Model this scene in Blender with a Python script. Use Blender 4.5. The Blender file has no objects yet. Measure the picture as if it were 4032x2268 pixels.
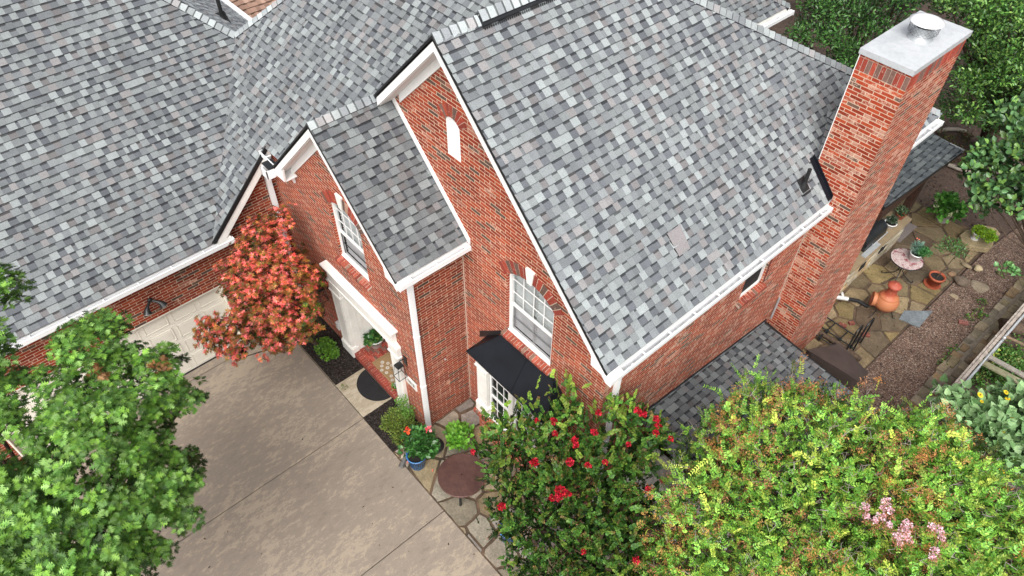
import bpy, bmesh, math, random
import numpy as np
from mathutils import Vector, Matrix
from mathutils.geometry import tessellate_polygon
PI = math.pi
random.seed(7); rng = np.random.default_rng(7)
scene = bpy.context.scene
COL = scene.collection

# ------------------------------------------------------------------ camera
F_PX, CW, CH = 2888.24, 4032.0, 2268.0
CAMZ = 14.0
ya, pi_, ro = map(math.radians, (137.79619, 47.24254, -0.86599))
fw = np.array([math.cos(pi_)*math.cos(ya), math.cos(pi_)*math.sin(ya), -math.sin(pi_)])
rt = np.array([math.sin(ya), -math.cos(ya), 0.0]); dn = np.cross(fw, rt)
r2 = math.cos(ro)*rt + math.sin(ro)*dn; d2 = -math.sin(ro)*rt + math.cos(ro)*dn
cam = bpy.data.objects.new('camera', bpy.data.cameras.new('camera')); COL.objects.link(cam)
M = Matrix(((r2[0], -d2[0], -fw[0], 0), (r2[1], -d2[1], -fw[1], 0), (r2[2], -d2[2], -fw[2], CAMZ), (0, 0, 0, 1)))
cam.matrix_world = M
cam.data.sensor_width = 36; cam.data.lens = 36*F_PX/CW; cam.data.clip_end = 2000
scene.camera = cam
CAMP = np.array([0, 0, CAMZ])
# ------------------------------------------------------------------ light
SUN_EL, SUN_AZ = math.radians(50), math.radians(-52)      # azimuth of the direction towards the sun, from +x
w = bpy.data.worlds.new('World'); scene.world = w; w.use_nodes = True
nt = w.node_tree; bg = nt.nodes['Background']
sky = nt.nodes.new('ShaderNodeTexSky'); sky.sky_type = 'NISHITA'; sky.sun_disc = False
sky.sun_elevation = SUN_EL; sky.sun_rotation = math.radians(90) - SUN_AZ
sky.air_density = 1.0; sky.dust_density = 5.0; sky.ozone_density = 1.0
hs = nt.nodes.new('ShaderNodeHueSaturation'); hs.inputs['Saturation'].default_value = 0.32
nt.links.new(sky.outputs[0], hs.inputs['Color']); nt.links.new(hs.outputs[0], bg.inputs[0]); bg.inputs[1].default_value = 0.105
sl = bpy.data.lights.new('sun', 'SUN'); sl.energy = 2.6; sl.angle = math.radians(55); sl.color = (1, 0.97, 0.93)
so = bpy.data.objects.new('sun', sl); COL.objects.link(so)
sd = Vector((math.cos(SUN_EL)*math.cos(SUN_AZ), math.cos(SUN_EL)*math.sin(SUN_AZ), math.sin(SUN_EL)))
so.rotation_euler = sd.to_track_quat('Z', 'Y').to_euler(); so.location = (5, -5, 30)
scene.view_settings.view_transform = 'Standard'; scene.view_settings.look = 'None'
scene.view_settings.gamma = 1; scene.view_settings.exposure = 0.72
scene.render.engine = 'CYCLES'

# ------------------------------------------------------------------ helpers
def ray(px, py):      # px, py on a 2576 wide picture
    s = CW/2576
    return ((px*s-CW/2)/F_PX)*r2 + ((py*s-CH/2)/F_PX)*d2 + fw
def at(px, py, z):    # the ground/level point seen there
    d = ray(px, py); return CAMP + d*((z-CAMZ)/d[2])

def tag(o, label=None, cat=None, group=None, kind=None):
    if label: o['label'] = label
    if cat: o['category'] = cat
    if group: o['group'] = group
    if kind: o['kind'] = kind
    return o
def empty(name, loc=(0, 0, 0), label=None, cat=None, group=None):
    o = bpy.data.objects.new(name, None); COL.objects.link(o); o.location = loc
    o.empty_display_size = 0.1
    return tag(o, label, cat, group)
def put(o, parent=None):
    COL.objects.link(o)
    if parent is not None:
        o.parent = parent
        o.matrix_parent_inverse = parent_world(parent).inverted()
    return o
def parent_world(p):
    m = Matrix.LocRotScale(p.location, p.rotation_euler, p.scale)
    if p.parent: m = parent_world(p.parent) @ p.matrix_parent_inverse @ m
    return m
class MB:
    def __init__(s): s.v = []; s.f = []; s.c = []; s.sm = []
    def add(s, vs, fs, col=None, smooth=False):
        b = len(s.v); s.v += [tuple(map(float, p)) for p in vs]
        for f in fs: s.f.append([b+i for i in f]); s.c.append(col); s.sm.append(smooth)
        return s
    def box(s, x0, x1, y0, y1, z0, z1, col=None, M_=None, bev=0.0):
        vs = [(x, y, z) for z in (z0, z1) for y in (y0, y1) for x in (x0, x1)]
        fs = [(0, 2, 3, 1), (4, 5, 7, 6), (0, 1, 5, 4), (2, 6, 7, 3), (0, 4, 6, 2), (1, 3, 7, 5)]
        if M_ is not None: vs = [tuple(M_ @ Vector(v)) for v in vs]
        return s.add(vs, fs, col)
    def prism(s, poly, vec, col=None):       # planar polygon extruded along vec
        n = len(poly); vec = np.array(vec, float)
        a = [np.array(p, float) for p in poly]; b = [p+vec for p in a]
        nn = np.zeros(3)
        for i in range(n): nn += np.cross(a[i]-a[0], a[(i+1) % n]-a[0])
        if nn@vec > 0: a = a[::-1]; b = b[::-1]
        fs = [list(range(n)), list(range(2*n-1, n-1, -1))] + [(i, i+n, (i+1) % n+n, (i+1) % n) for i in range(n)]
        return s.add(a+b, fs, col)
    def tube(s, path, r, n=8, col=None, cap=True):
        path = [np.array(p, float) for p in path]; rs = r if isinstance(r, (list, tuple)) else [r]*len(path)
        rings = []; 
        t0 = path[1]-path[0]; up = np.array([0, 0, 1.]) if abs(t0[2]) < .9*np.linalg.norm(t0) else np.array([1., 0, 0])
        for i, p in enumerate(path):
            t = path[min(i+1, len(path)-1)]-path[max(i-1, 0)]; t = t/(np.linalg.norm(t)+1e-9)
            a = np.cross(t, up); a /= np.linalg.norm(a)+1e-9; b = np.cross(a, t); up = b
            rings.append([p+rs[i]*(math.cos(2*PI*k/n)*a+math.sin(2*PI*k/n)*b) for k in range(n)])
        vs = [v for rg in rings for v in rg]
        fs = [(i*n+k, i*n+(k+1) % n, (i+1)*n+(k+1) % n, (i+1)*n+k) for i in range(len(path)-1) for k in range(n)]
        s.add(vs, fs, col, True)
        if cap: s.add(rings[0], [list(range(n))[::-1]], col); s.add(rings[-1], [list(range(n))], col)
        return s
    def lathe(s, prof, c, n=28, col=None, flute=0, fa=0.0, M_=None, smooth=True):   # prof: (r, z)
        vs = []
        for i, (r, z) in enumerate(prof):
            for k in range(n):
                a = 2*PI*k/n; rr = r*(1+fa*math.cos(flute*a)) if flute else r
                v = Vector((rr*math.cos(a), rr*math.sin(a), z))
                if M_ is not None: v = M_ @ v
                vs.append((v[0]+c[0], v[1]+c[1], v[2]+c[2]))
        fs = [(i*n+k, i*n+(k+1) % n, (i+1)*n+(k+1) % n, (i+1)*n+k) for i in range(len(prof)-1) for k in range(n)]
        return s.add(vs, fs, col, smooth)
    def disc(s, c, r, n=28, col=None, ry=None):
        ry = ry or r
        vs = [(c[0]+r*math.cos(2*PI*k/n), c[1]+ry*math.sin(2*PI*k/n), c[2]) for k in range(n)]
        return s.add(vs, [list(range(n))], col)
    def build(s, name, mat, parent=None, bevel=0.0):
        me = bpy.data.meshes.new(name); me.from_pydata(s.v, [], s.f); me.update()
        if any(s.sm): me.polygons.foreach_set('use_smooth', s.sm)
        if any(c is not None for c in s.c):
            at_ = me.attributes.new('tint', 'FLOAT_COLOR', 'FACE')
            arr = []
            for c in s.c: c = c if c is not None else (1, 1, 1); arr += [c[0], c[1], c[2], c[3] if len(c) > 3 else 1]
            at_.data.foreach_set('color', arr)
        if isinstance(mat, (list, tuple)):
            for m_ in mat: me.materials.append(m_)
        else: me.materials.append(mat)
        o = bpy.data.objects.new(name, me); put(o, parent)
        if bevel:
            b = o.modifiers.new('bevel', 'BEVEL'); b.width = bevel; b.segments = 2; b.limit_method = 'ANGLE'
        return o

# ------------------------------------------------------------------ materials
class NT:
    def __init__(s, name):
        s.m = bpy.data.materials.new(name); s.m.use_nodes = True; s.t = s.m.node_tree; s.n = s.t.nodes
        s.b = s.n['Principled BSDF']; s.out = s.n['Material Output']
    def new(s, k, **kw):
        n = s.n.new(k)
        for a, v in kw.items(): setattr(n, a, v)
        return n
    def link(s, a, b): s.t.links.new(a, b)
    def inp(s, node, i, v):
        if hasattr(v, 'default_value') or isinstance(v, bpy.types.NodeSocket): s.link(v, node.inputs[i])
        else: node.inputs[i].default_value = v
    def math(s, op, a, b=0.0, c=0.0):
        n = s.new('ShaderNodeMath', operation=op); s.inp(n, 0, a); s.inp(n, 1, b)
        if op in ('MULTIPLY_ADD', 'COMPARE', 'SMOOTH_MIN'): s.inp(n, 2, c)
        return n.outputs[0]
    def noise(s, vec, scale, detail=3, rough=.6):
        n = s.new('ShaderNodeTexNoise'); n.inputs['Scale'].default_value = scale; n.inputs['Detail'].default_value = detail; n.inputs['Roughness'].default_value = rough
        if vec is not None: s.link(vec, n.inputs['Vector'])
        return n.outputs['Fac']
    def ramp(s, fac, stops, interp='LINEAR'):
        n = s.new('ShaderNodeValToRGB'); n.color_ramp.interpolation = interp
        e = n.color_ramp.elements
        while len(e) < len(stops): e.new(0.5)
        for i, (p, c) in enumerate(stops): e[i].position = p; e[i].color = (*c, 1) if len(c) == 3 else c
        s.link(fac, n.inputs[0]); return n.outputs[0]
    def mix(s, fac, a, b, mode='MIX'):
        n = s.new('ShaderNodeMix', data_type='RGBA', blend_type=mode); s.inp(n, 0, fac)
        for i, v in ((6, a), (7, b)):
            if isinstance(v, tuple): n.inputs[i].default_value = (*v[:3], 1)
            else: s.link(v, n.inputs[i])
        return n.outputs[2]
    def pos(s): return s.new('ShaderNodeNewGeometry').outputs['Position']
    def color(s, c):
        if isinstance(c, tuple): s.b.inputs['Base Color'].default_value = (*c[:3], 1)
        else: s.link(c, s.b.inputs['Base Color'])
    def rough(s, v): s.inp(s.b, 'Roughness', v)
    def bump(s, h, strength=.3, dist=.01):
        n = s.new('ShaderNodeBump'); n.inputs['Strength'].default_value = strength; n.inputs['Distance'].default_value = dist
        s.link(h, n.inputs['Height']); s.link(n.outputs[0], s.b.inputs['Normal'])

def mat_simple(name, col, rough=.6, metal=0, var=0.12, scale=6, bump=0, spec=.5, col2=None, bscale=60, lo=.4, hi=.6):
    t = NT(name); p = t.pos(); f = t.noise(p, scale, 5, .65)
    c2 = col2 or tuple(max(0, c*(1-2.2*var)) for c in col)
    t.color(t.ramp(f, [(lo-.1, c2), (hi+.1, col)])); t.rough(rough); t.b.inputs['Metallic'].default_value = metal
    t.b.inputs['Specular IOR Level'].default_value = spec
    if bump: t.bump(t.noise(p, bscale, 4), bump, .01)
    return t.m

def mat_tint(name, rough=.8, gran=0.0, gscale=90, spec=.3, bump=0, base=None, var=.3, vscale=5):
    t = NT(name); a = t.new('ShaderNodeAttribute', attribute_name='tint'); c = a.outputs['Color']; p = t.pos()
    f = t.noise(p, vscale, 5, .7)
    c = t.mix(1.0, c, t.ramp(f, [(.3, (1-var,)*3), (.7, (1+var*.4,)*3)]), 'MULTIPLY')
    if gran:
        g = t.noise(p, gscale, 2, .8); c = t.mix(1.0, c, t.ramp(g, [(.32, (1-gran,)*3), (.68, (1+gran,)*3)]), 'MULTIPLY')
    t.color(c); t.rough(rough); t.b.inputs['Specular IOR Level'].default_value = spec
    if bump: t.bump(t.noise(p, gscale, 3), bump, .01)
    return t.m

def mat_brick(name='brick', bl=.25, bh=.0705, mort=.0135, smear=1.0, dark=1.0, mk=.92):
    t = NT(name); g = t.new('ShaderNodeNewGeometry'); sp = t.new('ShaderNodeSeparateXYZ'); t.link(g.outputs['Position'], sp.inputs[0])
    sn = t.new('ShaderNodeSeparateXYZ'); t.link(g.outputs['True Normal'], sn.inputs[0])
    isx = t.math('GREATER_THAN', t.math('ABSOLUTE', sn.outputs[0]), .6)
    isz = t.math('GREATER_THAN', t.math('ABSOLUTE', sn.outputs[2]), .6)
    u = t.math('ADD', t.math('MULTIPLY', sp.outputs[1], isx), t.math('MULTIPLY', sp.outputs[0], t.math('SUBTRACT', 1.0, isx)))
    v = t.math('ADD', t.math('MULTIPLY', sp.outputs[2], t.math('SUBTRACT', 1.0, isz)), t.math('MULTIPLY', sp.outputs[1], isz))
    rv = t.math('DIVIDE', v, bh); row = t.math('FLOOR', rv); fr = t.math('FRACT', rv)
    uu = t.math('ADD', t.math('DIVIDE', u, bl), t.math('ADD', t.math('MULTIPLY', t.math('MODULO', row, 2.0), .5), t.math('MULTIPLY', isx, .27)))
    col = t.math('FLOOR', uu); fc = t.math('FRACT', uu)
    # slightly ragged joints
    pn = t.noise(g.outputs['Position'], 60, 2)
    jit = t.math('MULTIPLY', t.math('SUBTRACT', pn, .5), .05)
    m1 = t.math('LESS_THAN', t.math('ADD', fr, jit), mort/bh); m2 = t.math('LESS_THAN', t.math('ADD', fc, t.math('MULTIPLY', jit, .4)), mort/bl)
    mask = t.math('MAXIMUM', m1, m2)
    cv = t.new('ShaderNodeCombineXYZ'); t.link(col, cv.inputs[0]); t.link(row, cv.inputs[1]); t.link(isx, cv.inputs[2])
    wn = t.new('ShaderNodeTexWhiteNoise', noise_dimensions='3D'); t.link(cv.outputs[0], wn.inputs['Vector'])
    k = dark
    brick = t.ramp(wn.outputs['Value'], [(0, (.24*k, .032*k, .014*k)), (.18, (.36*k, .052*k, .020*k)), (.36, (.29*k, .039*k, .017*k)), (.55, (.43*k, .072*k, .027*k)), (.72, (.33*k, .054*k, .025*k)),
                  (.87, (.33*k, .075*k, .045*k)), (.905, (.115*k, .075*k, .06*k)), (.965, (.16*k, .09*k, .065*k)), (.98, (.42*k, .16*k, .11*k))], 'CONSTANT')
    # fine mottling inside a brick
    fn = t.noise(g.outputs['Position'], 35, 4, .7)
    brick = t.mix(1.0, brick, t.ramp(fn, [(.3, (.72, .72, .75)), (.7, (1.22, 1.18, 1.15))]), 'MULTIPLY')
    # mortar smears left on the faces
    ln = t.noise(g.outputs['Position'], 4.5, 4, .7); hn = t.noise(g.outputs['Position'], 30, 4, .8)
    wv = t.new('ShaderNodeSeparateColor'); t.link(wn.outputs['Color'], wv.inputs[0])
    s_ = t.math('ADD', t.math('ADD', t.math('MULTIPLY', ln, .9), t.math('MULTIPLY', hn, .9)), t.math('MULTIPLY', wv.outputs[1], .28))
    sm = t.ramp(t.math('MULTIPLY', s_, .5), [(.630-.032*smear, (0, 0, 0)), (.670-.032*smear, (.75, .75, .75))])
    brick = t.mix(sm, brick, (.62, .38, .28))
    wt = t.noise(g.outputs['Position'], .7, 4, .65); brick = t.mix(1.0, brick, t.ramp(wt, [(.3, (.76, .74, .73)), (.6, (1.05, 1.05, 1.05))]), 'MULTIPLY')
    mortc = t.ramp(t.noise(g.outputs['Position'], 9, 3), [(.3, (.50*mk, .37*mk, .265*mk)), (.7, (.68*mk, .52*mk, .395*mk))])
    t.color(t.mix(mask, brick, mortc)); t.rough(.88); t.b.inputs['Specular IOR Level'].default_value = .25
    h = t.math('ADD', t.math('MULTIPLY', t.math('SUBTRACT', 1.0, mask), .7), t.math('MULTIPLY', fn, .3))
    t.bump(h, .55, .012)
    return t.m

def mat_leaf(name, trans=.22, rough=.5, spec=.35):
    t = NT(name); a = t.new('ShaderNodeAttribute', attribute_name='tint')
    n = t.noise(t.pos(), 30, 2); c = t.mix(1.0, a.outputs['Color'], t.ramp(n, [(.3, (.85,)*3), (.7, (1.12,)*3)]), 'MULTIPLY')
    t.color(c); t.rough(rough); t.b.inputs['Specular IOR Level'].default_value = spec
    tr = t.new('ShaderNodeBsdfTranslucent'); t.link(c, tr.inputs[0]); mx = t.new('ShaderNodeMixShader'); mx.inputs[0].default_value = trans
    t.link(t.b.outputs[0], mx.inputs[1]); t.link(tr.outputs[0], mx.inputs[2]); t.link(mx.outputs[0], t.out.inputs[0])
    return t.m

def mat_glass(name, tint=(.75, .8, .8), op=.3, rough=.04):
    t = NT(name); tb = t.new('ShaderNodeBsdfTransparent'); tb.inputs[0].default_value = (*tint, 1)
    t.color((.02, .025, .028)); t.rough(rough); t.b.inputs['Specular IOR Level'].default_value = .9
    mx = t.new('ShaderNodeMixShader'); mx.inputs[0].default_value = op
    t.link(tb.outputs[0], mx.inputs[1]); t.link(t.b.outputs[0], mx.inputs[2]); t.link(mx.outputs[0], t.out.inputs[0])
    return t.m

M_BRICK = mat_brick(smear=.7, dark=.9)
M_BRICKS = mat_brick('smeared_brick', smear=1.9, dark=1.0)
M_BRICKC = mat_brick('chimney_brick', smear=2.3, dark=1.05, bl=.23)
M_BRICKD = mat_brick('shaded_brick', smear=.4, mort=.0115, dark=.70, mk=.85)  # darker brick copy, the shade on these walls put into its colour
def mat_tbrick():
    t = NT('loose_brick'); a = t.new('ShaderNodeAttribute', attribute_name='tint'); p = t.pos()
    f = t.noise(p, 35, 4, .7); c = t.mix(1.0, a.outputs['Color'], t.ramp(f, [(.3, (.72,)*3), (.7, (1.2, 1.16, 1.12))]), 'MULTIPLY')
    s_ = t.noise(p, 16, 4, .75); c = t.mix(t.ramp(s_, [(.58, (0,)*3), (.68, (.6,)*3)]), c, (.56, .36, .28))
    t.color(c); t.rough(.88); t.bump(f, .3, .01); return t.m
M_TBRICK = mat_tbrick()
M_MORTAR = mat_simple('mortar', (.52, .41, .33), .9, var=.12, scale=12, bump=.2)
def mat_paint(name, col, dirt=.1, scale=2.5, rough=.45):
    t = NT(name); p = t.pos(); f = t.noise(p, scale, 6, .75); g = t.noise(p, 25, 3, .7)
    c = t.mix(1.0, t.ramp(f, [(.3, tuple(x*(1-dirt) for x in col)), (.55, col)]), t.ramp(g, [(.25, (.9, .89, .87)), (.45, (1, 1, 1))]), 'MULTIPLY')
    t.color(c); t.rough(rough); t.bump(g, .08, .004); return t.m
M_WHITE = mat_paint('white_paint', (.80, .80, .79))
M_CREAM = mat_paint('cream_paint', (.80, .76, .67), .06)
M_TRIMW = mat_paint('trim_paint', (.80, .79, .75), .16)
M_GUTTER = mat_paint('gutter_white', (.80, .81, .82), .08, 3, .35)
M_GUTIN = mat_simple('gutter_inside', (.62, .63, .65), .35, .3, .25, 8)
M_BLACKMETAL = mat_simple('black_metal', (.018, .02, .022), .38, 0, .2, 5, .05)
M_BAYROOF = mat_simple('black_roof_metal', (.008, .010, .015), .5, 0, .25, 2.2, .1, .22, bscale=4)
M_DRIP = mat_simple('black_drip_edge', (.008, .008, .009), .6)
M_SHINGLE = mat_tint('shingle', .93, .34, 110, .12, .35, var=.16, vscale=.9)
M_GALV = mat_simple('galvanised_metal', (.50, .53, .55), .42, .35, .1, 3, .05)
M_DARK = mat_simple('dark_interior', (.012, .012, .014), .8)
M_GLASS = mat_glass('window_glass', (.85, .88, .88), .22)
M_SCREEN = mat_glass('insect_screen', (.70, .70, .71), .12, .6)
M_DGLASS = mat_glass('dark_glass', (.30, .36, .33), .55, .03)
M_SLAT = mat_simple('shutter_slat', (.72, .72, .72), .5)
M_SOIL = mat_simple('dark_mulch', (.040, .031, .028), .95, 0, .4, 14, .9, .2, bscale=45)
M_STONE = mat_tint('flagstone', .85, .22, 22, .3, .35, var=.38, vscale=3.2)
M_TERRA = mat_simple('terracotta', (.36, .085, .035), .65, 0, .25, 7, .1, col2=(.22, .05, .025))
M_WOODG = mat_simple('weathered_wood', (.44, .39, .34), .85, 0, .3, 10, .4, col2=(.16, .13, .11))
M_WOODB = mat_simple('brown_stained_wood', (.045, .018, .009), .7, 0, .25, 9, .2)
M_BARK = mat_simple('bark', (.12, .085, .06), .95, 0, .35, 14, .8, .2, col2=(.045, .032, .025))
M_LEAF = mat_leaf('leaf')
M_LEAFG = mat_leaf('glossy_leaf', .12, .32, .5)
M_PETAL = mat_leaf('petal', .25, .7, .2)
M_WPOT = mat_simple('white_glaze', (.66, .66, .65), .3, 0, .1, 5)
M_BPOT = mat_simple('blue_glaze', (.015, .085, .30), .22, 0, .35, 9, .05, .6, col2=(.05, .20, .42))
M_POTSOIL = mat_simple('potting_soil', (.018, .014, .012), .95, 0, .3, 40, .6)
M_RUBBER = mat_simple('black_rubber', (.012, .012, .014), .75, 0, .2, 8, .2)

# ------------------------------------------------------------------ shingled roof planes
PAL = [((.192, .208, .215), .38), ((.248, .272, .276), .32), ((.212, .208, .211), .14), ((.160, .172, .182), .16)]
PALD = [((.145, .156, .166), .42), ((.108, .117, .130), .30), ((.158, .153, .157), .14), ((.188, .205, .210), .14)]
def pal(k=1.0, P=PAL):
    r = random.random(); s = 0
    for c, wgt in P:
        s += wgt
        if r < s: break
    j = random.uniform(.88, 1.12)*k
    return (c[0]*j, c[1]*j, c[2]*j)
def clip(poly, cl):      # convex clip polygon (ccw)
    out = poly
    n = len(cl)
    for i in range(n):
        a = cl[i]; b = cl[(i+1) % n]; ex, ey = b[0]-a[0], b[1]-a[1]; inp = out; out = []
        if not inp: break
        for j in range(len(inp)):
            p = inp[j]; q = inp[(j+1) % len(inp)]
            sp_ = ex*(p[1]-a[1])-ey*(p[0]-a[0]); sq = ex*(q[1]-a[1])-ey*(q[0]-a[0])
            if sp_ >= 0: out.append(p)
            if (sp_ >= 0) != (sq >= 0):
                t = sp_/(sp_-sq); out.append((p[0]+t*(q[0]-p[0]), p[1]+t*(q[1]-p[1])))
    return out
def ccw(poly):
    A = sum(poly[i][0]*poly[(i+1) % len(poly)][1]-poly[(i+1) % len(poly)][0]*poly[i][1] for i in range(len(poly)))
    return poly if A > 0 else poly[::-1]
def roof_plane(name, parent, O, E_, U_, polys3, k=1.0, expo=.143, thick=.016, P=PAL, seed=1, under=True, mat=None, deck=.05):
    """O: a point on the eave, E_: unit vector along it, U_: unit vector up the slope, polys3: convex outlines on the plane."""
    random.seed(seed)
    O = np.array(O, float); E_ = np.array(E_, float); E_ /= np.linalg.norm(E_); U_ = np.array(U_, float); U_ /= np.linalg.norm(U_)
    N = np.cross(E_, U_)
    if N[2] < 0: N = -N
    mb = MB()
    polys = [ccw([((np.array(p)-O)@E_, (np.array(p)-O)@U_) for p in pl]) for pl in polys3]
    umin = min(p[0] for pl in polys for p in pl); umax = max(p[0] for pl in polys for p in pl)
    vmin = min(p[1] for pl in polys for p in pl); vmax = max(p[1] for pl in polys for p in pl)
    P3 = lambda u, v, h: O+E_*u+U_*v+N*h
    r0 = int(math.floor(vmin/expo)); r1 = int(math.ceil(vmax/expo))
    for r in range(r0, r1):
        v0 = r*expo; v1 = v0+expo
        u = umin-random.uniform(0, .3); wob = random.uniform(-.004, .004)
        raised = random.random() < .5
        while u < umax:
            wd = random.uniform(.11, .16) if random.random() < .88 else random.choice([.05, .07, .21])
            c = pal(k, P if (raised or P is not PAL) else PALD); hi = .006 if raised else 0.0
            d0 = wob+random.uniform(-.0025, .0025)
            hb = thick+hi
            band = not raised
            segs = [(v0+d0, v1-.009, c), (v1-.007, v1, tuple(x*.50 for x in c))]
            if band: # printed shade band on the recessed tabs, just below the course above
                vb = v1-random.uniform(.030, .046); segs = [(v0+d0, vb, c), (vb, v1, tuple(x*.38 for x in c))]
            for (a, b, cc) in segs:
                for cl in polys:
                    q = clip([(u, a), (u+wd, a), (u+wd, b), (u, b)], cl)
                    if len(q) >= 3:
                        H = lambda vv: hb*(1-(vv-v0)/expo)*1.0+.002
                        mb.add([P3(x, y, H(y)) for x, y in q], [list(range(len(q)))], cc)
            for cl in polys:      # butt edge
                q = clip([(u, v0+d0), (u+wd, v0+d0), (u+wd, v0+d0+.001), (u, v0+d0+.001)], cl)
                if len(q) >= 3:
                    ua = min(x for x, y in q); ub = max(x for x, y in q)
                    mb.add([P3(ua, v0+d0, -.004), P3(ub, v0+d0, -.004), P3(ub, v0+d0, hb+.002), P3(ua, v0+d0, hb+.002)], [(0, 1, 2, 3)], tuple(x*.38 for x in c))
            # side of a raised tab
            u += wd; raised = not raised if random.random() < .90 else raised
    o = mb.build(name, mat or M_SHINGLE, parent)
    if under:
        d = MB()
        for pl in polys3: d.prism([np.array(p)-N*.006 for p in pl], -N*deck)
        d.build('roof_deck', M_DRIP, o)
    return o
def ridge_cap(name, parent, a, b, n1, n2, w_=.13, step=.15, k=1.12, lift=.03, rd=.22):
    """caps laid over a ridge or hip from a (low) to b (high); n1, n2: directions down each side."""
    random.seed(hash((round(a[0], 2), round(a[1], 2))) % 1000)
    a = np.array(a, float); b = np.array(b, float); L = np.linalg.norm(b-a); d = (b-a)/L
    n1 = np.array(n1, float); n1 -= d*(n1@d); n1 /= np.linalg.norm(n1); n2 = np.array(n2, float); n2 -= d*(n2@d); n2 /= np.linalg.norm(n2)
    up = np.array([0, 0, 1.]); up -= d*(up@d); up /= np.linalg.norm(up)
    mb = MB(); s = 0
    while s < L:
        e = min(s+step*1.05, L); c = pal(k)
        for q in range(1):
            prof = lambda s_, h: [a+d*s_+n1*w_+up*(lift*.35+h), a+d*s_+n1*w_*.45+up*(lift*.85+h), a+d*s_+up*(lift+h), a+d*s_+n2*w_*.45+up*(lift*.85+h), a+d*s_+n2*w_+up*(lift*.35+h)]
            A = prof(s, .022); B = prof(e, .002); Cc = prof(s, -.02)
            Mm = prof(e-step*rd, .006)
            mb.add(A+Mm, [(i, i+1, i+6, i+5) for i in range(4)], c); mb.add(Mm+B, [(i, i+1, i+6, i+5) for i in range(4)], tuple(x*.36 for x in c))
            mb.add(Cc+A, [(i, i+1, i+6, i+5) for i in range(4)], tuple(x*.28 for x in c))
        # darker band across the upper end of each cap
        s += step*random.uniform(.97, 1.03)
    # skirts closing the sides
    for nn in (n1, n2):
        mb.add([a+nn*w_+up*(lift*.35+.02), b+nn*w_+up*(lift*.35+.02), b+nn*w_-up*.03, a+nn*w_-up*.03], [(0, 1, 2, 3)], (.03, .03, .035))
    return mb.build(name, M_SHINGLE, parent)

def wall_poly(name, outer, holes, axis, val, depth, parent, mat=None, reveal=.1):
    """A wall face with openings. outer/holes: (h, z) lists, axis 0: plane x=val (h=y), axis 1: plane y=val (h=x). depth: signed direction of the inside."""
    mat = mat or M_BRICK
    P3 = (lambda h, z, o=0: (val+o, h, z)) if axis == 0 else (lambda h, z, o=0: (h, val+o, z))
    loops = [outer]+holes
    tris = tessellate_polygon([[Vector((p[0], p[1], 0)) for p in L] for L in loops])
    flat = [p for L in loops for p in L]
    mb = MB(); mb.add([P3(*p) for p in flat], [tuple(t) for t in tris])
    for L in holes:
        n = len(L)
        for i in range(n):
            p, q = L[i], L[(i+1) % n]
            mb.add([P3(*p), P3(*q), P3(*q, reveal*depth), P3(*p, reveal*depth)], [(0, 1, 2, 3)])
    o = mb.build(name, mat, parent)
    bm = bmesh.new(); bm.from_mesh(o.data); bmesh.ops.remove_doubles(bm, verts=bm.verts, dist=1e-5); bmesh.ops.recalc_face_normals(bm, faces=bm.faces); bm.to_mesh(o.data); bm.free()
    return o
# ================================================================== the brick house
house = empty('brick_house', (-8, 8, 0), 'red brick two storey house with steep grey shingle roofs and white trim', 'house')
H_ = house
# ---- key numbers (metres)
YW, XW, XG = 5.73, -4.06, -12.42            # big gable wall, right wall, garage wall
XP, YP = -7.67, 4.45                        # porch side wall, porch front wall
# ---- walls
def seg_arch(x0, x1, z0, zs, rise, n=14):
    xc = (x0+x1)/2; hw = (x1-x0)/2; R = (hw*hw+rise*rise)/(2*rise); zc = zs+rise-R; a0 = math.asin(hw/R)
    top = [(xc+R*math.sin(a0-2*a0*i/n), zc+R*math.cos(a0-2*a0*i/n)) for i in range(n+1)]
    return [(x0, z0), (x1, z0)]+top, (xc, zc, R, a0)
def rak(x, xc, za): return za-abs(x-xc)
BWX0, BWX1, BWZ0, BWS, BWR = -6.44, -5.29, 3.53, 5.03, .24
big_win, bw_arc = seg_arch(BWX0, BWX1, BWZ0, BWS, BWR)
SLX0, SLX1, SLZ0, SLS, SLR = -7.92, -7.58, 6.70, 7.38, .09
slit, sl_arc = seg_arch(SLX0, SLX1, SLZ0, SLS, SLR, 8)
wall_poly('wall', [(-9.3, 0), (XW, 0), (XW, 4.98), (-7.68, 8.72), (-9.55, 6.85), (-9.55, 4.9), (-9.3, 4.9)], [big_win, slit], 1, YW, 1, H_)
PWX0, PWX1, PWZ0, PWS, PWR = -10.04, -9.0, 3.60, 4.98, .23
por_win, pw_arc = seg_arch(PWX0, PWX1, PWZ0, PWS, PWR)
wall_poly('wall', [(XG, 0), (-10.45, 0), (-10.45, 2.6), (-8.45, 2.6), (-8.45, 0), (XP, 0), (XP, 5.02), (-9.55, 6.86), (-11.38, 5.02), (XG, 5.02)], [por_win], 1, YP, 1, H_)
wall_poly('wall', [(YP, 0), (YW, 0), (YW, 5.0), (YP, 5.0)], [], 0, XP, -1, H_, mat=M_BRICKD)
WWY0, WWY1, WWZ0, WWZ1 = 9.55, 10.33, 3.49, 4.25
wall_poly('wall', [(YW, 0), (15.3, 0), (15.3, 4.98), (YW, 4.98)], [[(WWY0, WWZ0), (WWY1, WWZ0), (WWY1, WWZ1), (WWY0, WWZ1)]], 0, XW, -1, H_, mat=M_BRICKS)
GDY0, GDY1, GDZ = -2.35, 2.62, 2.12
wall_poly('wall', [(-8.0, 0), (GDY0, 0), (GDY0, GDZ), (GDY1, GDZ), (GDY1, 0), (YP, 0), (YP, 4.9), (2.95, 3.3), (-8.0, 3.3)], [], 0, XG, -1, H_, reveal=.15, mat=M_BRICKD)
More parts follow.
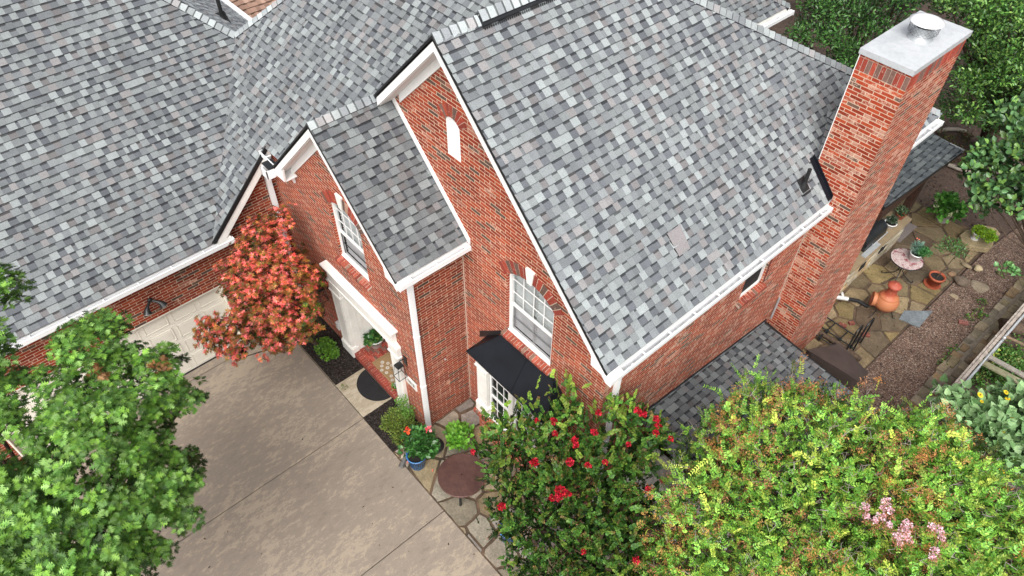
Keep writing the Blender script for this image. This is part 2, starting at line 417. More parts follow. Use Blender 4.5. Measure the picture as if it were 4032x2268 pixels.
MB().box(-16, -12.66, -8, -7.8, 0, 3.2).build('wall', M_BRICK, H_); MB().box(-22, -4.3, 15.28, 15.48, 0, 4.9).build('wall', M_BRICK, H_)
# mortar line in the porch corner
MB().tube([(XP+.006, YW-.006, .02), (XP+.006, YW-.006, 4.8)], .012, 6).build('mortar_joint', M_MORTAR, H_)
MB().tube([(XW+.006, 11.494, 1.5), (XW+.006, 11.494, 4.8)], .012, 6).build('mortar_joint', M_MORTAR, H_)

# ---- roofs (name, parent, eave point, along, up, outlines)
s2 = math.sqrt(.5)
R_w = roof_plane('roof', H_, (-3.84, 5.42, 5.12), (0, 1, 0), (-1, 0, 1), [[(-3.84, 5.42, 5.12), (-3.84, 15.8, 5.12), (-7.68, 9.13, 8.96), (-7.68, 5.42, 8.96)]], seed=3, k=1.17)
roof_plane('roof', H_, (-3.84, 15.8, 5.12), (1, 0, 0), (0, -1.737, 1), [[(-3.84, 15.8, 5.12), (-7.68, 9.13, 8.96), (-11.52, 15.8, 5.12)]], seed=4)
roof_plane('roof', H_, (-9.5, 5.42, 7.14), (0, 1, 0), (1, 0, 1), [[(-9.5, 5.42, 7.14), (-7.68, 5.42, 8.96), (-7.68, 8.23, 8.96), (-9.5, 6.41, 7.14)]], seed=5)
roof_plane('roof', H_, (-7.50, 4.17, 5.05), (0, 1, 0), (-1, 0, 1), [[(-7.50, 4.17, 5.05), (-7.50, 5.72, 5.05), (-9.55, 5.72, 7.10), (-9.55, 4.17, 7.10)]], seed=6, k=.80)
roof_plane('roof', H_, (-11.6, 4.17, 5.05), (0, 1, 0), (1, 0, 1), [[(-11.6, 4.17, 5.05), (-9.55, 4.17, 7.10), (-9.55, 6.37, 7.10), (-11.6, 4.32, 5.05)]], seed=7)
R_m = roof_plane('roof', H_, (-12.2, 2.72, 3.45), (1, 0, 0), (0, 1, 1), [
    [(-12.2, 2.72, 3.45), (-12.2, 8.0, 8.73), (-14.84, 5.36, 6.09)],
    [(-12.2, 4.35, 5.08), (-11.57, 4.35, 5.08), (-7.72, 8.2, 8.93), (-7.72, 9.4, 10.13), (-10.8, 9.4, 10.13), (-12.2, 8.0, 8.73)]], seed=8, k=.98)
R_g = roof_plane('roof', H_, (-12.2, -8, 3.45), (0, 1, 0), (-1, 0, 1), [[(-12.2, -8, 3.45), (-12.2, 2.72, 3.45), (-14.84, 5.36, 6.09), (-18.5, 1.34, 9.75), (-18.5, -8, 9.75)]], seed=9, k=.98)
roof_plane('roof', H_, (-14.84, 7.15, 4.30), (-1, 0, 0), (0, -1, 1), [[(-14.84, 5.36, 6.09), (-18.5, 1.70, 9.75), (-21.0, 1.70, 9.75), (-21, 7.1, 4.35), (-16.58, 7.1, 4.35)]], seed=10, k=1.7)  # paler shingle tint paints in the sheen of a grazing view
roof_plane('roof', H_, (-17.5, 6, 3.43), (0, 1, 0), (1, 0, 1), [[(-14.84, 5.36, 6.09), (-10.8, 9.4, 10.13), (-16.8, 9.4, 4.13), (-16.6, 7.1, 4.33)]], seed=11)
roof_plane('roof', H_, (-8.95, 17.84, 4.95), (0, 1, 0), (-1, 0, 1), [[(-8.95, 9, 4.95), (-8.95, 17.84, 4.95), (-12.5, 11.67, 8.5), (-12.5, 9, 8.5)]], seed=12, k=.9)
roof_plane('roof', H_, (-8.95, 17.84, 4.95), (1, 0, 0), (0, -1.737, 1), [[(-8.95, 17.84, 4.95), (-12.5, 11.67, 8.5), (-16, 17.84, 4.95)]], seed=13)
# small saddle behind the chimney
SZ = 6.06
roof_plane('cricket_roof', R_w, (-4.34, 11.5, 5.62), (1, 0, 0), (0, .9, .5), [[(-4.34, 11.5, 5.62), (-4.34, 12.4, 6.12), (-4.84, 12.4, 6.12)]], seed=14, under=False)
roof_plane('cricket_roof', R_w, (-4.34, 13.3, 5.62), (1, 0, 0), (0, -.9, .5), [[(-4.34, 13.3, 5.62), (-4.34, 12.4, 6.12), (-4.84, 12.4, 6.12)]], seed=15, under=False)
ridge_cap('ridge_cap', R_w, (-4.9, 12.4, 6.12), (-4.3, 12.4, 6.12), (0, -1, -.5), (0, 1, -.5), w_=.11)
# ridge and hip caps
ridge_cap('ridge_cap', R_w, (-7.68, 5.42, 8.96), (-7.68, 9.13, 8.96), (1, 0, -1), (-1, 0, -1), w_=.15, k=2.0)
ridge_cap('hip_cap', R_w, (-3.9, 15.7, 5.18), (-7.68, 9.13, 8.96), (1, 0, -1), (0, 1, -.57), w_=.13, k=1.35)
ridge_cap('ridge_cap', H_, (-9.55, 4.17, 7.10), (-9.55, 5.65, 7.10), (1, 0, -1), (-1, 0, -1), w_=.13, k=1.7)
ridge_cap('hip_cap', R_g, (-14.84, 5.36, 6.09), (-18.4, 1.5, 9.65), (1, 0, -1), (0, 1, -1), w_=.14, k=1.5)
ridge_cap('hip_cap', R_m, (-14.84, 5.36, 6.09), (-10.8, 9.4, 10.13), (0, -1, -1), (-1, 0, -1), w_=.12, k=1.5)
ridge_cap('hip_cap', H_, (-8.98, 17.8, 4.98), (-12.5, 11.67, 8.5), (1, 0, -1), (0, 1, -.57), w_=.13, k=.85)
# raised ridge vent on the big gable
v_ = MB()
for sgn in (1, -1):
    d_ = np.array([sgn, 0, -1])*s2; up = np.array([sgn, 0, 1])*s2
    a = np.array([-7.68, 6.22, 8.972]); b = np.array([-7.68, 9.1, 8.972])
    for kk, (w0, h0, w1, h1) in enumerate([(.0, .045, .155, .030), (.155, .030, .16, .010)]):
        v_.add([a+d_*w0+up*h0, b+d_*w0+up*h0, b+d_*w1+up*h1, a+d_*w1+up*h1], [(0, 1, 2, 3)])
    v_.add([a, a+d_*.19, a+d_*.17+up*.035, a+np.array([0, 0, .06])], [(0, 1, 2, 3)])
    y = 6.24
    while y < 9.05:
        p = a+d_*.188+up*.012; v_.box(p[0]-.006, p[0]+.012, y, y+.012, p[2]-.02, p[2]+.018); y += .04
v_.build('ridge_vent', M_BLACKMETAL, R_w)
ridge_cap('ridge_vent_cap', R_w, (-7.68, 6.24, 9.01), (-7.68, 9.1, 9.01), (1, 0, -1), (-1, 0, -1), w_=.15, k=2.1, lift=.035)
# lifted shingle tab near the eave
q_ = MB(); q_.add([(-4.42, 7.62, 5.73), (-4.42, 7.90, 5.73), (-4.72, 7.92, 6.04), (-4.72, 7.60, 6.03)], [(0, 1, 2, 3)], (.24, .225, .23)); q_.add([(-4.42, 7.62, 5.73), (-4.72, 7.60, 6.03), (-4.72, 7.585, 6.01), (-4.42, 7.605, 5.70)], [(0, 1, 2, 3)], (.02, .02, .02)); q_.build('lifted_shingle', M_SHINGLE, R_w)

# ---- white rake boards, soffits, frieze, returns (gable in plane y, axis X)
def gable_trim(xc, za, xl, xr, yf, yw, fr=True):
    t = .035; sof = .20; pr = MB(); bl = MB()
    for sg, xe in ((-1, xl), (1, xr)):
        ze = za-abs(xe-xc)
        top = [(xc, za-.02), (xe, ze-.02)]
        pr.prism([(xc, yf, za-.035), (xe, yf, ze-.035), (xe, yf, ze-.035-sof), (xc, yf, za-.035-sof)], (0, t, 0))          # fascia
        # soffit
        pr.prism([(xc, yf+t, za-.05-sof), (xe, yf+t, ze-.05-sof), (xe, yw+.02, ze-.05-sof), (xc, yw+.02, za-.05-sof)], (0, 0, .03))
        # frieze against the wall
        pr.prism([(xc, yw-.03, za-.05-sof), (xe-sg*.25, yw-.03, ze+.25-.05-sof), (xe-sg*.25, yw-.03, ze+.25-.22-sof), (xc, yw-.03, za-.24-sof)], (0, .028, 0))
        # black drip edge above the fascia
        bl.prism([(xc, yf-.012, za-.002+(.016 if sg < 0 else 0)), (xe, yf-.012, ze-.002+(.016 if sg < 0 else 0)), (xe, yf-.012, ze-.035), (xc, yf-.012, za-.035)], (0, .04, 0))
    pr.build('rake_board', M_WHITE, H_, bevel=.004); bl.build('drip_edge', M_DRIP, H_)
gable_trim(-7.68, 8.96, -9.42, -3.84, 5.42, YW)
gable_trim(-9.55, 7.10, -11.6, -7.50, 4.17, YP)
# eave returns
r_ = MB(); r_.prism([(-4.19, 5.415, 5.30), (-4.17, 5.415, 5.03), (-3.74, 5.415, 4.98), (-3.74, 5.415, 5.02), (-3.86, 5.415, 5.05)][::1], (0, .30, 0)); r_.build('eave_return', M_WHITE, H_, bevel=.004)
r_ = MB(); r_.prism([(-7.83, 4.165, 5.22), (-7.81, 4.165, 4.94), (-7.40, 4.165, 4.90), (-7.40, 4.165, 4.94), (-7.52, 4.165, 4.98)], (0, .27, 0)); r_.build('eave_return', M_WHITE, H_, bevel=.004)
r_ = MB(); r_.prism([(-11.16, 4.165, 5.22), (-11.2, 4.165, 4.92), (-11.62, 4.165, 4.90), (-11.58, 4.165, 4.98)], (0, .05, 0)); r_.prism([(-11.3, YP-.05, 5.05), (-11.33, YP-.05, 4.68), (-11.58, YP-.05, 4.9)], (0, .045, 0)); r_.box(-11.6, -11.2, 4.2, YP, 4.90, 4.93); r_.build('eave_return', M_WHITE, H_, bevel=.004)
# soffits along Y eaves and fascia
for b_ in ((-3.88, -3.85, 5.46, 11.49, 4.93, 5.09), (-3.88, -3.85, 13.36, 15.8, 4.93, 5.09), (-7.53, -7.51, 4.2, YW-.005, 4.86, 5.02), (-12.25, -12.22, -8, 3.12, 3.24, 3.40)): MB().box(*b_).build('fascia', M_WHITE, H_)
for b_ in ((XW+.002, -3.88, YW, 11.49, 4.93, 4.96), (XP+.002, -7.53, YP, YW-.005, 4.86, 4.89), (XG+.002, -12.25, -8, 3.12, 3.24, 3.27)): MB().box(*b_).build('soffit', M_WHITE, H_)
# rake over the garage side wall, rising with +Y
g_ = MB(); g_.prism([(-12.2, 2.84, 3.50), (-12.2, 4.42, 5.08), (-12.2, 4.42, 4.83), (-12.2, 3.0, 3.40), (-12.2, 2.84, 3.38)], (-.035, 0, 0)); g_.prism([(-12.235, 2.9, 3.36), (-12.235, 4.42, 4.85), (-12.235, 4.42, 4.82), (-12.235, 2.95, 3.30)], (-.19, 0, 0))
g_.box(-12.41, -12.205, 2.80, 3.12, 3.24, 3.42)
g_.build('rake_board', M_TRIMW, H_, bevel=.004)
g_ = MB(); g_.prism([(-12.185, 2.70, 3.47), (-12.185, 4.36, 5.12), (-12.185, 4.42, 5.06), (-12.185, 2.78, 3.42)], (-.03, 0, 0)); g_.build('drip_edge', M_DRIP, H_)

# ---- gutters: K style troughs with hangers
def gutter(x_in, x_out, y0, y1, z, parent, hangers=(), outlets=(), joints=(), cap=True):
    t = .006; h = .115
    s = MB()
    s.box(x_out-t, x_out, y0, y1, z-h*.75, z+.004)                    # front
    s.box(x_out-.022, x_out+.004, y0, y1, z+.004, z+.012)             # rolled lip
    s.prism([(x_out, y0, z-h*.72), (x_out-.03, y0, z-h), (x_out-.036, y0, z-h), (x_out-.006, y0, z-h*.72)], (0, y1-y0, 0))
    s.box(x_in+.02, x_out-.03, y0, y1, z-h-t, z-h)
    s.box(x_in, x_in+.004, y0, y1, z-h, z-.01)
    if cap:
        s.box(x_in, x_out, y0-t, y0, z-h, z+.006); s.box(x_in, x_out, y1, y1+t, z-h, z+.006)
    o = s.build('gutter', M_GUTTER, parent)
    q = MB(); q.box(x_in+.006, x_out-.034, y0+.01, y1-.01, z-h+.001, z-h+.006); q.build('gutter_bed', M_GUTIN, o)
    for y in hangers: MB().box(x_in+.004, x_out-.004, y-.014, y+.014, z-.004, z+.006).build('gutter_hanger', M_GUTTER, o)
    for y in outlets:
        MB().disc(((x_in+x_out)/2, y, z-h+.008), .032, 16).build('gutter_outlet', M_DARK, o)
    return o
gutter(-3.85, -3.738, 5.43, 11.47, 5.0, H_, [5.6+.62*i for i in range(10)], [6.0])
gutter(-3.85, -3.725, 13.38, 15.78, 4.99, H_, [13.9, 14.6, 15.3], [14.4])
gutter(-7.51, -7.395, 4.19, 5.715, 4.98, H_, [4.45, 5.0, 5.62], [4.52])
gutter(-12.22, -12.10, -7.6, 3.14, 3.40, H_, [-5+.68*i for i in range(12)])
gutter(-8.93, -8.80, 12, 17.86, 4.86, H_, [15.9, 16.6, 17.3])
# gutter on the short eave facing -Y between garage and porch, with collector head
s = MB(); s.box(-12.26, -11.62, 4.22, 4.228, 4.93, 5.03); s.box(-12.26, -11.62, 4.222, 4.34, 4.93, 4.936); s.box(-12.266, -12.26, 4.22, 4.34, 4.93, 5.035); s.box(-11.62, -11.614, 4.22, 4.34, 4.93, 5.035); s.box(-12.26, -11.62, 4.215, 4.235, 5.03, 5.04)
s.box(-12.0, -11.97, 4.22, 4.34, 5.03, 5.036); o_ = s.build('gutter', M_GUTTER, H_)
MB().box(-12.25, -11.63, 4.232, 4.338, 4.937, 4.942).build('gutter_bed', M_GUTIN, o_)
s = MB(); s.box(-11.86, -11.62, 4.02, 4.04, 4.80, 4.98); s.box(-11.86, -11.84, 4.02, 4.2, 4.80, 4.98); s.box(-11.64, -11.62, 4.02, 4.2, 4.80, 4.98); s.box(-11.86, -11.62, 4.02, 4.2, 4.78, 4.80); s.build('gutter', M_GUTTER, H_)
MB().box(-11.9, -11.62, 4.08, 4.3, 5.0, 5.02).build('roof_flashing', M_BLACKMETAL, H_)
# downspouts
def downspout(x0, x1, y0, y1, z0, z1, straps=(), elbow=None, par=H_):
    s = MB(); s.box(x0, x1, y0, y1, z0, z1)
    for k in range(1, 3):
        if x1-x0 > y1-y0: s.box(x0+(x1-x0)*k/3-.004, x0+(x1-x0)*k/3+.004, y0-.004, y0+.001, z0, z1)
        else: s.box(x1-.001, x1+.004, y0+(y1-y0)*k/3-.004, y0+(y1-y0)*k/3+.004, z0, z1)
    for z in straps: s.box(x0-.008, x1+.008, y0-.008, y1+.008, z, z+.03)
    if elbow: s.tube(elbow, .042, 6)
    return s.build('downspout', M_GUTTER, par, bevel=.006)
downspout(XP+.004, XP+.075, 4.46, 4.565, .12, 4.70, [1.6, 3.2], [(-7.45, 4.5, 4.88), (-7.52, 4.505, 4.78), (XP+.04, 4.51, 4.68)])
downspout(-12.41, -12.33, 4.22, 4.33, .1, 4.62, [1.5, 3.1], [(-11.95, 4.2, 4.93), (-12.2, 4.26, 4.75), (-12.36, 4.27, 4.6)])
downspout(XW+.004, XW+.075, 5.95, 6.05, .1, 4.7, [2.4], [(-3.79, 6.0, 4.88), (-3.86, 6.0, 4.8), (XW+.05, 6.0, 4.68)])
MB().tube([(XW+.05, 11.42, 1.64), (XW+.05, 11.44, 2.30)], .022, 8).build('conduit', M_GALV, H_)
# step flashing strip on the big wall above the porch roof
s = MB(); s.prism([(-7.42, YW-.035, 5.02), (-9.5, YW-.035, 7.10), (-9.5, YW-.035, 7.22), (-7.42, YW-.035, 5.14)], (0, .03, 0)); s.build('wall_flashing', M_WHITE, H_)

# ---- brick built trims: arches, sills
def voussoirs(arc, y, ln, n, key, parent, dep=.02, rr=0.0):
    xc, zc, R, a0 = arc; mb = MB(); ext = a0*1.08
    for i in range(n):
        a = -ext+2*ext*(i+.5)/n; hw = ext/n*.86
        if key and abs(a) < key: continue
        q = []
        for (rd, aa) in ((R+.008, a-hw), (R+.008, a+hw), (R+ln, a+hw), (R+ln, a-hw)):
            q.append((xc+rd*math.sin(aa), y-dep, zc+rd*math.cos(aa)))
        k = random.uniform(.75, 1.2); c = random.choice([(.30, .045, .024), (.26, .036, .02), (.34, .06, .03), (.14, .085, .065)]) if random.random() < .93 else (.5, .3, .22)
        mb.prism(q, (0, dep+.01, 0), tuple(x*k for x in c))
    o = mb.build('brick_arch', M_TBRICK, parent)
    m = MB(); pts = [(xc+(R+.004)*math.sin(-ext+2*ext*i/24), zc+(R+.004)*math.cos(-ext+2*ext*i/24)) for i in range(25)]; pto = [(xc+(R+ln-.004)*math.sin(-ext+2*ext*i/24), zc+(R+ln-.004)*math.cos(-ext+2*ext*i/24)) for i in range(25)]
    for i in range(24): m.prism([(pts[i][0], y-dep*.7, pts[i][1]), (pts[i+1][0], y-dep*.7, pts[i+1][1]), (pto[i+1][0], y-dep*.7, pto[i+1][1]), (pto[i][0], y-dep*.7, pto[i][1])], (0, dep*.6, 0))
    m.build('mortar_joint', M_MORTAR, o)
def rowlock(p0, p1, dirv, parent, wid=.07, ln=.12, hgt=.06, slope=.3, base=(0, 0, 0)):
    """bricks on edge from p0 to p1, sticking out along dirv, top sloping down outward"""
    p0 = np.array(p0, float); p1 = np.array(p1, float); L = np.linalg.norm(p1-p0); t = (p1-p0)/L; dv = np.array(dirv, float); mb = MB()
    n = int(L/wid); wd = L/n
    for i in range(n):
        a = p0+t*(wd*i+.006); b = p0+t*(wd*(i+1)-.006); k = random.uniform(.8, 1.35); j = random.uniform(-.004, .004)
        c = random.choice([(.27, .055, .03), (.30, .068, .042), (.22, .04, .024), (.16, .09, .065)])
        up = np.array([0, 0, 1.])
        q = [a+up*j, a+dv*(ln+j)-up*ln*slope, a+dv*(ln+j)-up*(ln*slope+hgt), a-up*hgt]
        mb.prism(q, b-a, tuple(x*k for x in c))
    o = mb.build('sill', M_TBRICK, parent)
    m = MB(); m.prism([p0-np.array([0, 0, .008]), p0+dv*(ln-.01)-np.array([0, 0, ln*slope+.006]), p0+dv*(ln-.01)-np.array([0, 0, ln*slope+hgt-.006]), p0-np.array([0, 0, hgt-.006])], p1-p0); m.build('mortar_joint', M_MORTAR, o)
    return o

# ---- arched sash windows facing -Y
def sash_window(x0, x1, z0, zs, rise, y, cols=4, rail=.42, zrows=3, blinds='shutter', par=H_):
    yr = y+.085; hole, arc = seg_arch(x0, x1, z0, zs, rise); xc, zc, R, a0 = arc
    def topz(x): return zc+math.sqrt(max(R*R-(x-xc)**2, 0))
    fr = MB(); w_ = .062
    # outer frame following the arch
    out = [(x0, z0), (x1, z0)]+[p for p in hole[2:]]
    def inset(p):
        x, z = p
        return (min(max(x, x0+w_), x1-w_), max(z, z0+w_+.01) if z < z0+.1 else min(z-w_, topz(min(max(x, x0+w_), x1-w_))-w_))
    n = len(out); inn = [inset(p) for p in out]
    for i in range(n):
        a, b, c, d = out[i], out[(i+1) % n], inn[(i+1) % n], inn[i]
        fr.prism([(a[0], yr-.03, a[1]), (b[0], yr-.03, b[1]), (c[0], yr-.03, c[1]), (d[0], yr-.03, d[1])], (0, .07, 0))
    zr = z0+(zs+rise-z0)*rail
    fr.box(x0+w_, x1-w_, yr-.012, yr+.03, zr-.03, zr+.03)
    fr.box(x0-.01, x1+.01, yr-.06, yr+.02, z0-.004, z0+.03)
    win = fr.build('window', M_WHITE, par)
    mt = MB()
    for i in range(1, cols):
        x = x0+w_+(x1-x0-2*w_)*i/cols; mt.box(x-.009, x+.009, yr+.004, yr+.016, zr+.03, topz(x)-w_)
    for i in range(1, zrows):
        z = zr+(zs+rise-w_-zr)*i/zrows; hwid = x1-w_ 
        xx0, xx1 = x0+w_, x1-w_
        mt.box(xx0, xx1, yr+.003, yr+.015, z-.009, z+.009)
    mt.build('muntin', M_WHITE, win)
    g = MB(); pts = [(x, topz(x)-w_) for x in np.linspace(x1-w_, x0+w_, 12)]
    g.add([(x0+w_, yr+.012, zr+.02), (x1-w_, yr+.012, zr+.02)]+[(x, yr+.012, z) for x, z in pts], [list(range(14))]); g.build('pane', M_GLASS, win)
    g = MB(); g.add([(x0+w_, yr+.0, z0+.05), (x1-w_, yr+.0, z0+.05), (x1-w_, yr+.0, zr-.02), (x0+w_, yr+.0, zr-.02)], [(0, 1, 2, 3)]); g.build('insect_screen', M_SCREEN, win)
    g = MB(); g.box(x0+w_, x1-w_, yr-.006, yr+.004, z0+.04, z0+.06); g.box(x0+w_, x0+w_+.02, yr-.004, yr+.004, z0+.06, zr-.03); g.box(x1-w_-.012, x1-w_, yr-.004, yr+.004, z0+.06, zr-.03)
    for zz in ((z0+zr)/2,): g.box(x0+w_, x1-w_, yr+.02, yr+.03, zz-.01, zz+.01)
    g.build('screen_frame', M_BLACKMETAL if blinds == 'dark' else M_GALV, win)
    sl = MB(); z = z0+.06; ang = .032
    halves = [(x0+.07, xc-.035), (xc+.035, x1-.07)] if blinds == 'shutter' else [(x0+.05, x1-.05)]
    while z < zs+rise-.05:
        for (a, b) in halves:
            a2, b2 = a, b
            if z > zs-.1: 
                hwz = math.sqrt(max(R*R-(z+.03-zc)**2, 0)); a2 = max(a, xc-hwz+w_); b2 = min(b, xc+hwz-w_)
            if b2-a2 > .05: sl.prism([(a2, yr+.07, z), (b2, yr+.07, z), (b2, yr+.115, z+.045), (a2, yr+.115, z+.045)], (0, .004, .008))
        z += .068
    if blinds == 'shutter':
        for (a, b) in halves:
            for xx in (a-.03, b): sl.box(xx, xx+.03, yr+.06, yr+.085, z0+.05, min(topz(xx), topz(xx+.03))-.08)
        sl.box(x0+.06, x1-.06, yr+.06, yr+.085, zr-.05, zr+.05)
    sl.build('shutter', M_SLAT, win)
    bk = MB(); bk.box(x0, x1, yr+.16, yr+.18, z0-.02, zs+rise+.05); bk.build('dark_room', M_DARK, win)  # flat dark board standing in for the unlit room behind the sash
    return win, arc
wb, _a = sash_window(BWX0, BWX1, BWZ0, BWS, BWR, YW)
voussoirs(bw_arc, YW, .25, 15, .09, wb)
rowlock((BWX0-.06, YW+.02, BWZ0+.005), (BWX1+.06, YW+.02, BWZ0+.005), (0, -1, 0), wb, ln=.13, slope=.28)
def keystone(xc, z0, z1, y, par):
    k = MB(); k.prism([(xc-.055, y-.045, z0), (xc+.055, y-.045, z0), (xc+.10, y-.045, z1), (xc-.10, y-.045, z1)], (0, .055, 0)); return k.build('keystone', M_TRIMW, par, bevel=.006)
keystone((BWX0+BWX1)/2, BWS+BWR-.015, BWS+BWR+.30, YW, wb)
wp, _a = sash_window(PWX0, PWX1, PWZ0, PWS, PWR, YP, cols=4, blinds='dark')
voussoirs(pw_arc, YP, .25, 15, .09, wp)
rowlock((PWX0-.06, YP+.02, PWZ0+.005), (PWX1+.06, YP+.02, PWZ0+.005), (0, -1, 0), wp, ln=.13, slope=.28)
keystone((PWX0+PWX1)/2, PWS+PWR-.015, PWS+PWR+.30, YP, wp)
# blind louvre slit
s = MB(); s.prism([(x, YW+.03, z) for x, z in slit], (0, .05, 0)); sv = s.build('attic_vent', M_WHITE, H_)
s = MB(); sl_o, _ = seg_arch(SLX0-.02, SLX1+.02, SLZ0-.02, SLS, SLR, 8)
nn_ = len(slit)
for i in range(nn_):
    a, b = slit[i], slit[(i+1) % nn_]; c = ((b[0]-(SLX0+SLX1)/2)*.8+(SLX0+SLX1)/2, (b[1]-7.05)*.9+7.05); d = ((a[0]-(SLX0+SLX1)/2)*.8+(SLX0+SLX1)/2, (a[1]-7.05)*.9+7.05)
    s.prism([(a[0], YW+.005, a[1]), (b[0], YW+.005, b[1]), (c[0], YW+.005, c[1]), (d[0], YW+.005, d[1])], (0, .05, 0))
s.build('frame', M_WHITE, sv)
s = MB(); z = SLZ0+.08
while z < SLS: s.prism([(SLX0+.04, YW+.012, z), (SLX1-.04, YW+.012, z), (SLX1-.04, YW+.035, z+.035), (SLX0+.04, YW+.035, z+.035)], (0, .004, .006)); z += .075
s.build('louvre', M_WHITE, sv)
voussoirs(sl_arc, YW, .22, 9, 0, sv)
# side window on the right wall
s = MB(); s.box(XW-.10, XW-.05, WWY0, WWY1, WWZ0, WWZ0+.05); s.box(XW-.10, XW-.05, WWY0, WWY0+.045, WWZ0, WWZ1); s.box(XW-.10, XW-.05, WWY1-.045, WWY1, WWZ0, WWZ1); s.box(XW-.10, XW-.05, WWY0, WWY1, WWZ1-.05, WWZ1)
ws = s.build('window', M_WHITE, H_); MB().box(XW-.095, XW-.085, WWY0+.04, WWY1-.04, WWZ0+.04, WWZ1-.04).build('insect_screen', M_DARK, ws)
rowlock((XW-.02, WWY0-.05, WWZ0+.005), (XW-.02, WWY1+.05, WWZ0+.005), (1, 0, 0), ws, ln=.12, slope=.25)
s = MB()
for i in range(9):
    c = random.choice([(.12, .02, .015), (.16, .03, .02)]); s.box(XW-.05, XW+.006, WWY1+.005, WWY1+.075, WWZ0+.01+i*.08, WWZ0+.075+i*.08, c)
s.build('brick_jamb', M_TBRICK, ws)

# ---- garage door
gd = MB(); gd.box(XG-.17, XG-.13, GDY0, GDY1, .02, GDZ)
gdo = gd.build('garage_door', M_CREAM, H_)
NP = 8; pw = (GDY1-GDY0)/NP; ph = (GDZ-.02)/4
for r in range(4):
    p = MB(); p.box(XG-.13, XG-.122, GDY0+.01, GDY1-.01, .02+r*ph+.006, .02+(r+1)*ph-.006)
    for c in range(NP):
        y0, y1 = GDY0+c*pw+.05, GDY0+(c+1)*pw-.05; z0, z1 = .02+r*ph+.07, .02+(r+1)*ph-.07
        for (a, b, c_, d) in ((y0, y1, z0, z0+.02), (y0, y1, z1-.02, z1), (y0, y0+.02, z0, z1), (y1-.02, y1, z0, z1)): p.box(XG-.122, XG-.112, a, b, c_, d)
        p.box(XG-.122, XG-.115, y0+.045, y1-.045, z0+.045, z1-.045)
    p.build('door_panel', M_CREAM, gdo, bevel=.004)
p = MB()
for y in np.arange(GDY0+.3, GDY1, pw): p.box(XG-.125, XG-.121, y-.003, y+.003, .02, GDZ)
p.build('panel_seam', M_TRIMW, gdo)
s = MB(); s.box(XG-.14, XG+.0, GDY1-.03, GDY1, 0, GDZ); s.box(XG-.14, XG, GDY0, GDY0+.03, 0, GDZ); s.box(XG-.14, XG-.0, GDY0+.03, GDY1-.03, GDZ-.03, GDZ); s.build('frame', M_CREAM, gdo)
s = MB(); s.box(XG-.16, XG-.10, GDY0, GDY1, 0, .022); s.build('weather_strip', M_RUBBER, gdo)
# twin flood light
fl = MB(); fl.lathe([(.0, 0), (.055, 0), (.055, .03), (.03, .05), (0, .05)], (0, 0, 0), 16, M_=Matrix.Rotation(PI/2, 4, 'Y')); 
fl = MB(); Mx = Matrix.Translation((XG, 1.19, 2.66)) @ Matrix.Rotation(PI/2, 4, 'Y'); fl.lathe([(0, .05), (.035, .045), (.055, .03), (.055, 0)], (0, 0, 0), 18, M_=Mx)
flo = fl.build('flood_light', M_BLACKMETAL, H_)
for sg in (-1, 1):
    a = np.array([XG+.05, 1.19+sg*.03, 2.65]); b = a+np.array([.05, sg*.07, -.03]); c = b+np.array([.04, sg*.05, -.05]); e = c+np.array([.03, sg*.02, -.07])
    m = MB(); m.tube([a, b, c, e], [.024, .030, .055, .088], 12); lh = m.build('lamp_head', M_BLACKMETAL, flo)
    m = MB(); m.tube([e+(e-c)*.02, e+(e-c)*.25, e+(e-c)*.45], [.078, .065, .02], 12); m.build('bulb', M_WPOT, lh)

# ---- front entry
en = MB(); ez = 2.92
en.box(-10.80, -8.20, 4.27, YP, ez-.05, ez); en.box(-10.74, -8.26, 4.31, YP, ez-.12, ez-.05); en.box(-10.70, -8.30, 4.34, YP, 2.45, ez-.12); en.box(-10.74, -8.26, 4.325, YP, 2.42, 2.47)
ent = en.build('door_surround', M_TRIMW, H_, bevel=.006)
def pilaster(x0, x1, y0, y1, z0, z1, par, flutes=0):
    p = MB(); p.box(x0, x1, y0, y1, z0+.32, z1-.32); p.box(x0-.03, x1+.03, y0-.03, y1, z0, z0+.30); p.box(x0-.015, x1+.015, y0-.015, y1, z0+.30, z0+.34)
    p.box(x0-.03, x1+.03, y0-.03, y1, z1-.36, z1-.32); p.box(x0-.012, x1+.012, y0-.012, y1, z1-.32, z1-.08); p.box(x0-.035, x1+.035, y0-.035, y1, z1-.08, z1)
    for (a, b, c, d) in ((x0+.05, x1-.05, z0+.42, z0+.44), (x0+.05, x1-.05, z1-.46, z1-.44), (x0+.05, x0+.065, z0+.42, z1-.44), (x1-.065, x1-.05, z0+.42, z1-.44)): p.box(a, b, y0-.008, y0, c, d)
    for i in range(flutes):
        xx = x0+.03+(x1-x0-.06)*(i+.5)/flutes; p.box(xx-.008, xx+.008, y0-.006, y0, z0+.4, z1-.4)
    return p.build('pilaster', M_TRIMW, par, bevel=.005)
pilaster(-10.78, -10.37, 4.37, YP+.08, .02, 2.43, ent); pilaster(-8.53, -8.22, 4.37, YP+.08, .02, 2.43, ent)
rc = MB(); rc.box(-10.46, -10.36, YP+.02, 5.55, .17, 2.6); rc.box(-8.5, -8.42, YP+.02, 5.55, .17, 2.6); rc.box(-10.4, -8.45, YP, 5.55, 2.5, 2.6)
for y in (4.62, 4.72, 5.0, 5.1, 5.35): rc.box(-10.36, -10.352, y-.007, y+.007, .2, 2.5)
rc.build('entry_recess', M_TRIMW, ent)
dr = MB(); dr.box(-10.36, -8.5, 5.5, 5.56, .17, 2.5); dr.box(-10.0, -9.0, 5.46, 5.5, .17, 2.3)
for z0, z1 in ((.35, .95), (1.15, 2.15)):
    for x0, x1 in ((-9.9, -9.55), (-9.45, -9.1)): dr.box(x0, x1, 5.45, 5.46, z0, z1)
do = dr.build('front_door', M_CREAM, H_, bevel=.004)
